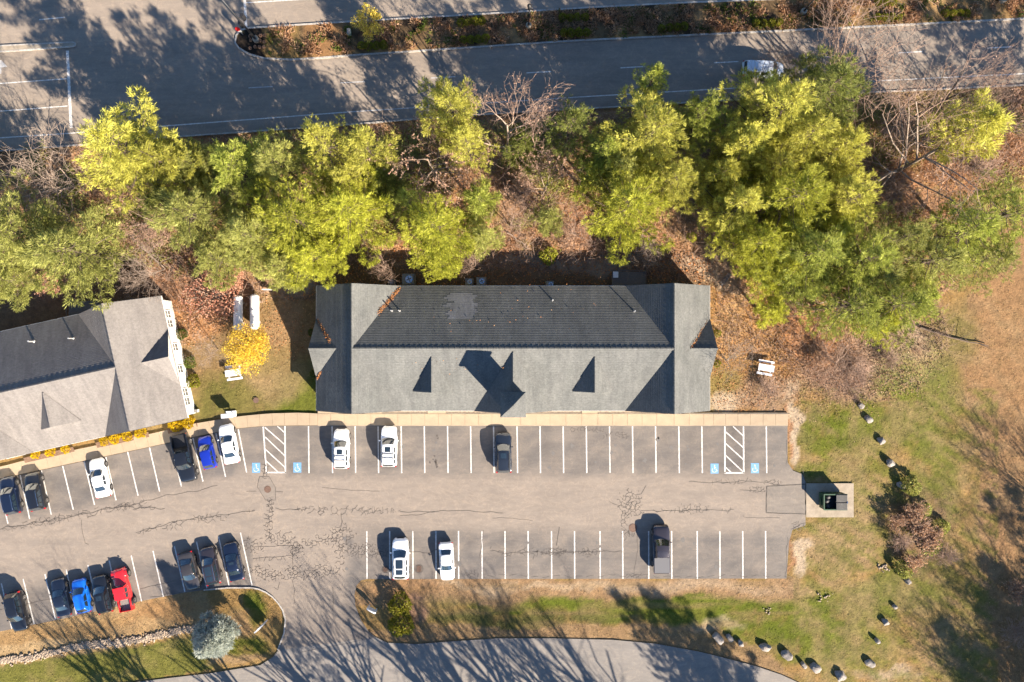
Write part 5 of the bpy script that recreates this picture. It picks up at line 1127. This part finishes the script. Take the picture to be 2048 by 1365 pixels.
k = fbm(x+40, y, .016, 3) > .53; tufts('understory', x[k], y[k], 12, .5, .07, 'soft', .0, .3, .1)
k = fbm(x+900, y+50, .02, 3) > .56; tufts('dry_understory', x[k], y[k], 9, .55, .06, LM['brush'], .0, .3, .1)
# undergrowth twigs in the woods
seg = []
x, y = inside(WOODS, 8500); kk_ = fbm(x, y, .02, 3) > .40; x, y = x[kk_], y[kk_]
for a, b_ in zip(x, y):
    c = np.array([(a-1024)/PPM, (682.5-b_)/PPM, -.05])
    for j in range(4):
        d = rdir(1, .35, .95)[0]; L_ = random.uniform(.6,2.4); m_ = c+d*L_*.5; e_ = m_+norm(d+RNG.normal(size=3)*.35)*L_*.5; seg += [(*c,*m_,.018,.014),(*m_,*e_,.014,.008)]
V, Q = tubes(seg, 3); link('undergrowth', np_mesh('undergrowth', V, Q), None, M['twig'], kind='stuff')
# pale fallen stems in the woods
def log_(a, b, r, label, mat='bark_pale', z=.15, name='fallen_trunk'):
    p, q = W(*a), W(*b); p.z = q.z = z; c = (p+q)/2; t = empty(name, (c.x,c.y,0), label=label, cat='fallen trunk', group='fallen trunks'); n = 7; S = []; P = [p.lerp(q, i/n)-Vector((c.x,c.y,0))+Vector((random.uniform(-.12,.12),random.uniform(-.12,.12),0)) for i in range(n+1)]
    for i in range(n): S.append((*P[i],*P[i+1],r*(1-.6*i/n),r*(1-.6*(i+1)/n)))
    V, Q = tubes(S, 7); me = np_mesh('stem', V, Q); me.shade_smooth(); link('stem', me, t, M[mat]); S = []
    for i in range(6): k = random.randint(1,n-1); d = Vector((random.uniform(-1,1),random.uniform(-1,1),.3)).normalized()*random.uniform(.8,2); V, Q = tubes([(*P[k],*(P[k]+d),r*.3,.015)], 4); link('branch', np_mesh('branch', V, Q), t, M[mat])
log_((1840,657),(1975,694),.13,'long fallen log lying in the grass right of the grove','bark_dark'); log_((265,475),(330,540),.12,'pale fallen stem over brown leaves left of the tanks'); log_((1015,465),(1060,500),.09,'short pale fallen stem behind the main roof'); log_((1590,610),(1650,606),.17,'pale leaning trunk at the foot of the grove','bark_pale',.7); log_((1680,560),(1820,515),.16,'long pale trunk lying through the lower grove','bark_pale',.8); log_((1530,575),(1565,565),.13,'short pale trunk at the lower left of the grove','bark_pale',.6)
p = W(1452,560); t = empty('plank', (p.x,p.y,.06), math.radians(50), label='weathered plank lying on the orange leaves right of the roof', cat='plank'); MB().box(-.9,.9,-.12,.12,0,.06).build('board', M['wood'], t); MB().box(-.7,.8,.16,.36,0,.05).build('board', M['wood'], t)
# ------------------------------------------------------------------ boulders and stones
def rock_mesh(seed, mat='rock'):
    rng = np.random.default_rng(seed); bm = bmesh.new(); bmesh.ops.create_icosphere(bm, subdivisions=3, radius=1); ax = rdir(9); of = rng.uniform(.55,.85,9)
    for v in bm.verts:
        p = np.array(v.co)
        for a, o in zip(ax, of):
            d = p@a
            if d > o: p = p-a*(d-o)*.85
        p *= 1+.05*math.sin(p[0]*7+seed)+.04*math.sin(p[1]*9+seed*2); v.co = p
    me = bpy.data.meshes.new('boulder'); bm.to_mesh(me); bm.free(); me.materials.append(M[mat]); me.shade_smooth()
    try: me.set_sharp_from_angle(angle=math.radians(28))
    except Exception: pass
    return me
RM = [rock_mesh(s) for s in range(5)]
BO = [(1724,812,.42,.32,'small boulder at the upper end of the arc, nearest the brown brush'),(1739,840,.5,.38,'second boulder down the arc beside the car park lawn'),(1764,883,.6,.42,'oblong boulder third down the arc'),(1782,926,.62,.45,'blocky boulder right of the dumpster pad'),(1803,971,.5,.4,'shaded boulder half under the thicket top'),
      (1817,1163,.52,.42,'boulder directly below the thicket'),(1792,1216,.36,.3,'small upright stone in the grass below the thicket'),(1772,1246,.56,.45,'pointed boulder above two smaller ones'),(1756,1283,.46,.4,'pale angular boulder third from the bottom of the right arc'),(1741,1328,.56,.4,'slanted boulder at the bottom of the right arc'),
      (1438,1278,.62,.5,'first big boulder along the driveway bend'),(1461,1279,.5,.32,'flat boulder between the first two big ones'),(1482,1289,.55,.45,'grey boulder touching the flat one on its right'),(1531,1295,.64,.42,'long dark topped boulder alone on the bend'),(1574,1311,.66,.52,'largest rounded boulder on the bend'),
      (1609,1332,.42,.36,'small round boulder left of the long pale one'),(1633,1339,.68,.44,'long pale boulder in the bend row'),(1682,1354,.68,.48,'last boulder of the bend cut by the lower edge')]
for i, (px,py,r,h,lb) in enumerate(BO):
    c = W(px,py,.3); t = link('boulder', RM[i % 5], None, loc=(c.x,c.y,h*.42), label=lb, cat='boulder', group='boulders edging the field'); r *= random.uniform(.85,1.2); t.scale = (r*random.uniform(1.05,1.3),r*random.uniform(.7,.92),h); t.rotation_euler = (random.uniform(-.2,.2),random.uniform(-.2,.2),random.uniform(-1.0,-.2))
def stones(name, X, Y, r, mat='stone', **k):
    base = bmesh.new(); bmesh.ops.create_icosphere(base, subdivisions=1, radius=1); bv = np.array([v.co for v in base.verts]); bf = np.array([[v.index for v in f.verts] for f in base.faces]); base.free(); n = len(X)
    S = r*RNG.uniform(.5,1.3,(n,1,1))*RNG.uniform(.6,1.2,(n,1,3)); S[:,:,2] *= .6; V = bv[None]*S*(1+RNG.normal(0,.13,(n,len(bv),1))); V += np.stack([(X-1024)/PPM,(682.5-Y)/PPM,np.full(n,.0)],1)[:,None,:]
    Q = (bf[None]+np.arange(n)[:,None,None]*len(bv)).reshape(-1,3); link(name, np_mesh(name, V.reshape(-1,3), Q), None, M[mat], kind='stuff', **k)
t = RNG.uniform(-30,402,1900); off = RNG.normal(0,3.6,1900); stones('riprap_stones', t, 1322-.02*t-(t/400)**1.0*56+off+3*np.sin(t*.03), .15)
for cx, cy, n, r in ((1766,1137,20,.15),(1645,1195,16,.13),(1535,1222,14,.11)): stones('stone_pile', RNG.normal(cx,6,n), RNG.normal(cy,5,n), r)
x, y = inside([(765,817),(1312,817),(1312,827),(765,827)], 900); stones('gravel', x, y, .09)
# ------------------------------------------------------------------ yard objects
def tankf(px, py, label):
    c = W(px, py, .8); t = empty('propane_tank', (c.x,c.y,0), math.radians(90), label=label, cat='tank', group='white propane tanks'); r = .52; hl = 1.75
    Mx = Matrix.Translation((0,0,.85)) @ Matrix.Rotation(PI/2,4,'Y'); pr = [(r*math.sin(a), -hl-r*.6*math.cos(a)) for a in [i*PI/12 for i in range(1,7)]]; pr += [(r,-hl*.33),(r,hl*.33)]+[(r*math.cos(a), hl+r*.6*math.sin(a)) for a in [i*PI/12 for i in range(0,6)]]
    MB().lathe(pr,24,Mx).build('shell', M['tank'], t, True)
    for s in (-1,1): MB().box(s*1.2-.15,s*1.2+.15,-.4,.4,0,.45).build('cradle', M['concrete_b'], t)
    MB().lathe([(.2,1.3),(.2,1.5),(.14,1.56),(.05,1.58)],14).build('valve_dome', M['tank'], t)
tankf(476.5,626,'white propane tank nearer the red maple'); tankf(509.5,624,'white propane tank on the right of the pair'); 
def picnic(px, py, rz, label):
    c = W(px, py, .6); t = empty('picnic_table', (c.x,c.y,0), math.radians(rz), label=label, cat='picnic table', group='white picnic tables')
    for i in range(5): MB().box(-.92,.92,-.38+i*.155,-.245+i*.155,.72,.76).build('table_plank', M['tablewhite'], t)
    for s in (-1,1):
        for j in (0,1): y = s*(.66+j*.14); MB().box(-.92,.92,y-.06,y+.06,.43,.47).build('bench_plank', M['tablewhite'], t)
        MB().tube((s*.68,-.62,0),(s*.68,-.2,.72),.035,n=5).tube((s*.68,.62,0),(s*.68,.2,.72),.035,n=5).build('leg_frame', M['tablewhite'], t); MB().box(s*.68-.03,s*.68+.03,-.78,.78,.38,.43).build('cross_beam', M['tablewhite'], t)
picnic(1532,736,-10,'white picnic table right of the main building'); picnic(467,746,8,'white picnic table under the yellow tree')
def dumpster():
    c = W(1669.5,1004,1.3); t = empty('dumpster', (c.x,c.y,.05), label='green dumpster with one black lid open on the concrete pad', cat='dumpster'); w, d, h = 1.32,.88,1.5; g = M['green_steel']
    sh = MB().box(-w,w,-d,d,.15,.2).box(-w,-w+.06,-d,d,.2,h).box(w-.06,w,-d,d,.2,h).box(-w+.06,w-.06,-d,-d+.06,.2,h).box(-w+.06,w-.06,d-.06,d,.2,h)
    for x in (-1,-.5,0,.5,1): sh.box(x-.05,x+.05,-d-.05,-d,.2,h-.1).box(x-.05,x+.05,d,d+.05,.2,h-.1)
    sh.build('shell', g, t); MB().box(-w-.04,w+.04,-d-.06,-d,h-.1,h).box(-w-.04,w+.04,d,d+.06,h-.1,h).box(-w-.06,-w,-d,d,h-.1,h).build('rim', g, t)
    MB().box(-w-.18,-w-.06,-.5,.5,.7,.9).build('lift_pocket', g, t)
    ld = MB().box(.02,w+.02,-d,-.02,h,h+.04).box(.02,w+.02,.02,d,h,h+.04)
    lr = MB()
    for i in range(10):
        x = .08+i*.13
        lr.box(x,x+.055,-d+.05,-.08,h+.03,h+.09).box(x,x+.055,.08,d-.05,h+.03,h+.09)
    ld.build('lid', M['black_plastic'], t); lr.build('lid_rib', M['acgrey'], t, kind='stuff')
    bags = MB()
    for i in range(9): bags.lathe([(.05,-.25),(.3,-.1),(.34,.05),(.2,.22),(.04,.3)],8,Matrix.Translation((random.uniform(-1.1,-.2),random.uniform(-.6,.6),.85+random.uniform(-.1,.15))))
    bags.build('trash_bag', M['black_plastic'], t, True); MB().box(-w+.07,.9,-d+.07,d-.07,.2,.75).build('refuse', M['black_plastic'], t)
    MB().box(w-.08,w+.05,-.12,.12,h,h+.12).build('latch', M['chrome'], t)
dumpster()
def acunit(px, py, s, label, fan=True):
    c = W(px, py, .9); t = empty('air_conditioner', (c.x,c.y,0), label=label, cat='air conditioner', group='cooling units behind the main building'); MB().box(-s,s,-s*.9,s*.9,.08,1.05).build('casing', M['acgrey'], t); MB().box(-s-.1,s+.1,-s-.05,s+.05,0,.08).build('base_pad', M['concrete_b'], t)
    MB().lathe([(s*.62,1.05),(s*.62,1.1),(s*.55,1.1),(s*.55,1.06)],18,Matrix.Translation((s*.2,0,0))).build('fan_guard', M['chrome'], t); fb_ = MB().lathe([(s*.5,1.052),(s*.5,1.058)],18,Matrix.Translation((s*.2,0,0)))
    fb_.build('fan_well', M['black_plastic'], t); b_ = MB()
    for i in range(4): b_.box(.03,s*.48,-.07,.07,1.06,1.07,Matrix.Translation((s*.2,0,0)) @ Matrix.Rotation(i*PI/2+.4,4,'Z'))
    b_.build('fan_blade', M['acgrey'], t)
acunit(816,559,.68,'large cooling unit with round fan behind the left part of the roof'); acunit(782,564,.32,'small cooling unit left of the large fan unit'); acunit(962,563,.5,'cooling unit partly under the reddish bush'); acunit(938,564,.42,'low cooling unit left of the one under the bush'); acunit(1100,569,.4,'cooling unit half hidden by the middle of the rear eave')
def deck(px0, px1, py0, py1, label):
    a, b = W(px0,py1,.5), W(px1,py0,.5); t = empty('deck', (a.x,a.y,0), label=label, cat='deck', group='small rear decks'); w, d = b.x-a.x, b.y-a.y; n = int(d/.2)
    for i in range(n): MB().box(0,w,i*.2+.01,i*.2+.19,.42,.46).build('deck_board', M['wood'], t)
    MB().box(.05,.15,0,d,0,.42).box(w-.15,w-.05,0,d,0,.42).build('joist', M['wood'], t)
    r_ = MB()
    for x in (0.03,w-.03): r_.box(x-.03,x+.03,0,d,.95,1.0).box(x-.04,x+.04,d-.08,d,.42,1.0)
    r_.box(0,w,d-.05,d,.95,1.0).build('handrail', M['wood'], t)
deck(1224,1291,542,578,'dark wooden deck behind the right end of the main building'); deck(137,198,600,640,'dark wooden deck behind the light grey building')
p = W(1231,550,.9); t = empty('side_table', (p.x,p.y,.46), label='small white table on the dark rear deck', cat='table'); MB().box(-.3,.3,-.35,.35,.6,.64).build('table_top', M['tablewhite'], t); [MB().box(x-.02,x+.02,y-.02,y+.02,0,.6).build('leg', M['tablewhite'], t) for x in (-.26,.26) for y in (-.3,.3)]
# mail cabinet, signs
p = W(463,830,0); t = empty('mail_cabinet', (p.x,p.y,0), math.radians(5), label='white mail cabinet on two posts at the curved pavement', cat='mailbox'); MB().box(-.62,.62,-.2,.22,.62,1.35).build('cabinet', M['tablewhite'], t); MB().box(-.66,.66,-.24,.26,1.35,1.39).build('cap', M['tablewhite'], t); MB().box(-.4,-.32,-.04,.04,.1,.62).build('leg', M['galv'], t); MB().box(.32,.4,-.04,.04,.1,.62).build('leg', M['galv'], t); MB().box(-.6,.6,-.45,.45,.0,.12).build('base_pad', M['tank'], t)
p = W(394,822,.2); t = empty('utility_box', (p.x,p.y,0), label='small pale utility box at the corner of the white end wall', cat='utility box'); MB().box(-.16,.16,-.16,.16,0,.5).build('casing', M['tank'], t); MB().box(-.18,.18,-.18,.18,.5,.54).build('cap', M['acgrey'], t)
def sign(px, py, rz, w, h, z0, label, arch=True):
    p = W(px, py, (z0+h)*.5); t = empty('entrance_sign', (p.x,p.y,0), math.radians(rz), label=label, cat='sign', group='signs at the driveway entrance'); pts = [(-w/2,z0),(w/2,z0)]+[(w/2*math.cos(a), z0+h*.72+h*.28*math.sin(a)) for a in [i*PI/10 for i in range(11)]]
    mb = MB(); mb.poly([(x,-.07,z) for x,z in pts]); mb.poly([(x,.07,z) for x,z in pts][::-1])
    for i in range(len(pts)): a, b = pts[i], pts[(i+1) % len(pts)]; mb.poly([(a[0],.07,a[1]),(b[0],.07,b[1]),(b[0],-.07,b[1]),(a[0],-.07,a[1])])
    mb.build('panel', M['tank'], t)
    for s in (-1,1): MB().box(s*w*.4-.06,s*w*.4+.06,-.06,.06,0,z0+.1).build('post', M['tank'], t)
sign(521,1254,42,1.4,2.0,.15,'white arched sign on the rounded verge seen from above'); sign(744,1219,-28,1.2,.9,.5,'white slanted sign on the right side of the driveway entrance')
# small light items
p = W(540,580,.3); t = empty('gate_post', (p.x,p.y,0), label='short pale gate panel at the edge of the tank yard', cat='gate'); MB().box(-.7,.1,-.05,.05,.2,1.0).build('panel', M['tank'], t); MB().box(.08,.2,-.06,.06,0,1.1).build('post', M['tank'], t)
# street lamps
def lamp(px, py, h, label):
    c = W(px, py); t = empty('street_lamp', (c.x,c.y,.14), label=label, cat='street lamp', group='black street lamps on the median'); MB().lathe([(.34,0),(.34,.5),(.28,.56)],16).build('base', M['concrete_b'], t)
    MB().lathe([(.13,.56),(.09,.9),(.06,1.2),(.055,h-.7)],10).build('pole', M['dark'], t, True); MB().box(-.45,.45,-.03,.03,h-1.0,h-.94).build('cross_arm', M['dark'], t)
    MB().lathe([(.08,h-.7),(.2,h-.62),(.26,h-.2),(.28,h-.12),(.1,h),(.03,h+.15)],12).build('lantern', M['dark'], t, True)
lamp(1057,55,5.2,'black street lamp at the middle of the median'); lamp(1604,27,5.2,'black street lamp on the median above the van'); lamp(2001,4,5.2,'black street lamp at the upper right of the median')
c = W(514,82); t = empty('traffic_signal', (c.x,c.y,.14), label='tall black signal pole with two heads on the median tip', cat='traffic signal'); MB().lathe([(.36,0),(.36,.45),(.3,.5)],16).build('base', M['concrete_b'], t); MB().lathe([(.13,.5),(.11,3),(.08,10)],10).build('pole', M['dark'], t, True)
for z, dx, dy in ((5.0,.55,.2),(3.0,-.45,.3)):
    hd = MB().box(dx-.18,dx+.18,dy-.16,dy+.16,z,z+1.0).build('signal_head', M['dark'], t); MB().box(min(0,dx),max(0,dx),dy*.5-.03,dy*.5+.03,z+.4,z+.46).build('bracket', M['dark'], t)
    vz = MB()
    for q in (.18,.5,.82): vz.lathe([(.13,0),(.13,.12)],10,Matrix.Translation((dx,dy-.16,z+q)) @ Matrix.Rotation(PI/2,4,'X'))
    vz.build('visor', M['dark'], hd)
p = W(479,62,1.2); t = empty('road_sign', (p.x,p.y,0), label='small red and white sign on a post by the median tip', cat='road sign'); MB().box(-.03,.03,-.03,.03,0,1.7).build('post', M['galv'], t); MB().box(-.22,.22,-.05,-.03,.9,1.4).build('white_panel', M['tank'], t); MB().lathe([(.3,-.02),(.3,.02)],8,Matrix.Translation((0,-.05,1.75)) @ Matrix.Rotation(PI/2-.5,4,'X')).build('red_panel', M['tail'], t)
p = W(700,68); t = empty('utility_box', (p.x,p.y,.14), label='small green utility box on the median left of the yellow tree', cat='utility box'); MB().box(-.18,.18,-.3,.3,0,.6).build('casing', pm('pale_green_metal',(.3,.4,.34),rough=.5), t); MB().box(-.2,.2,-.32,.32,.6,.63).build('cap', M['acgrey'], t)
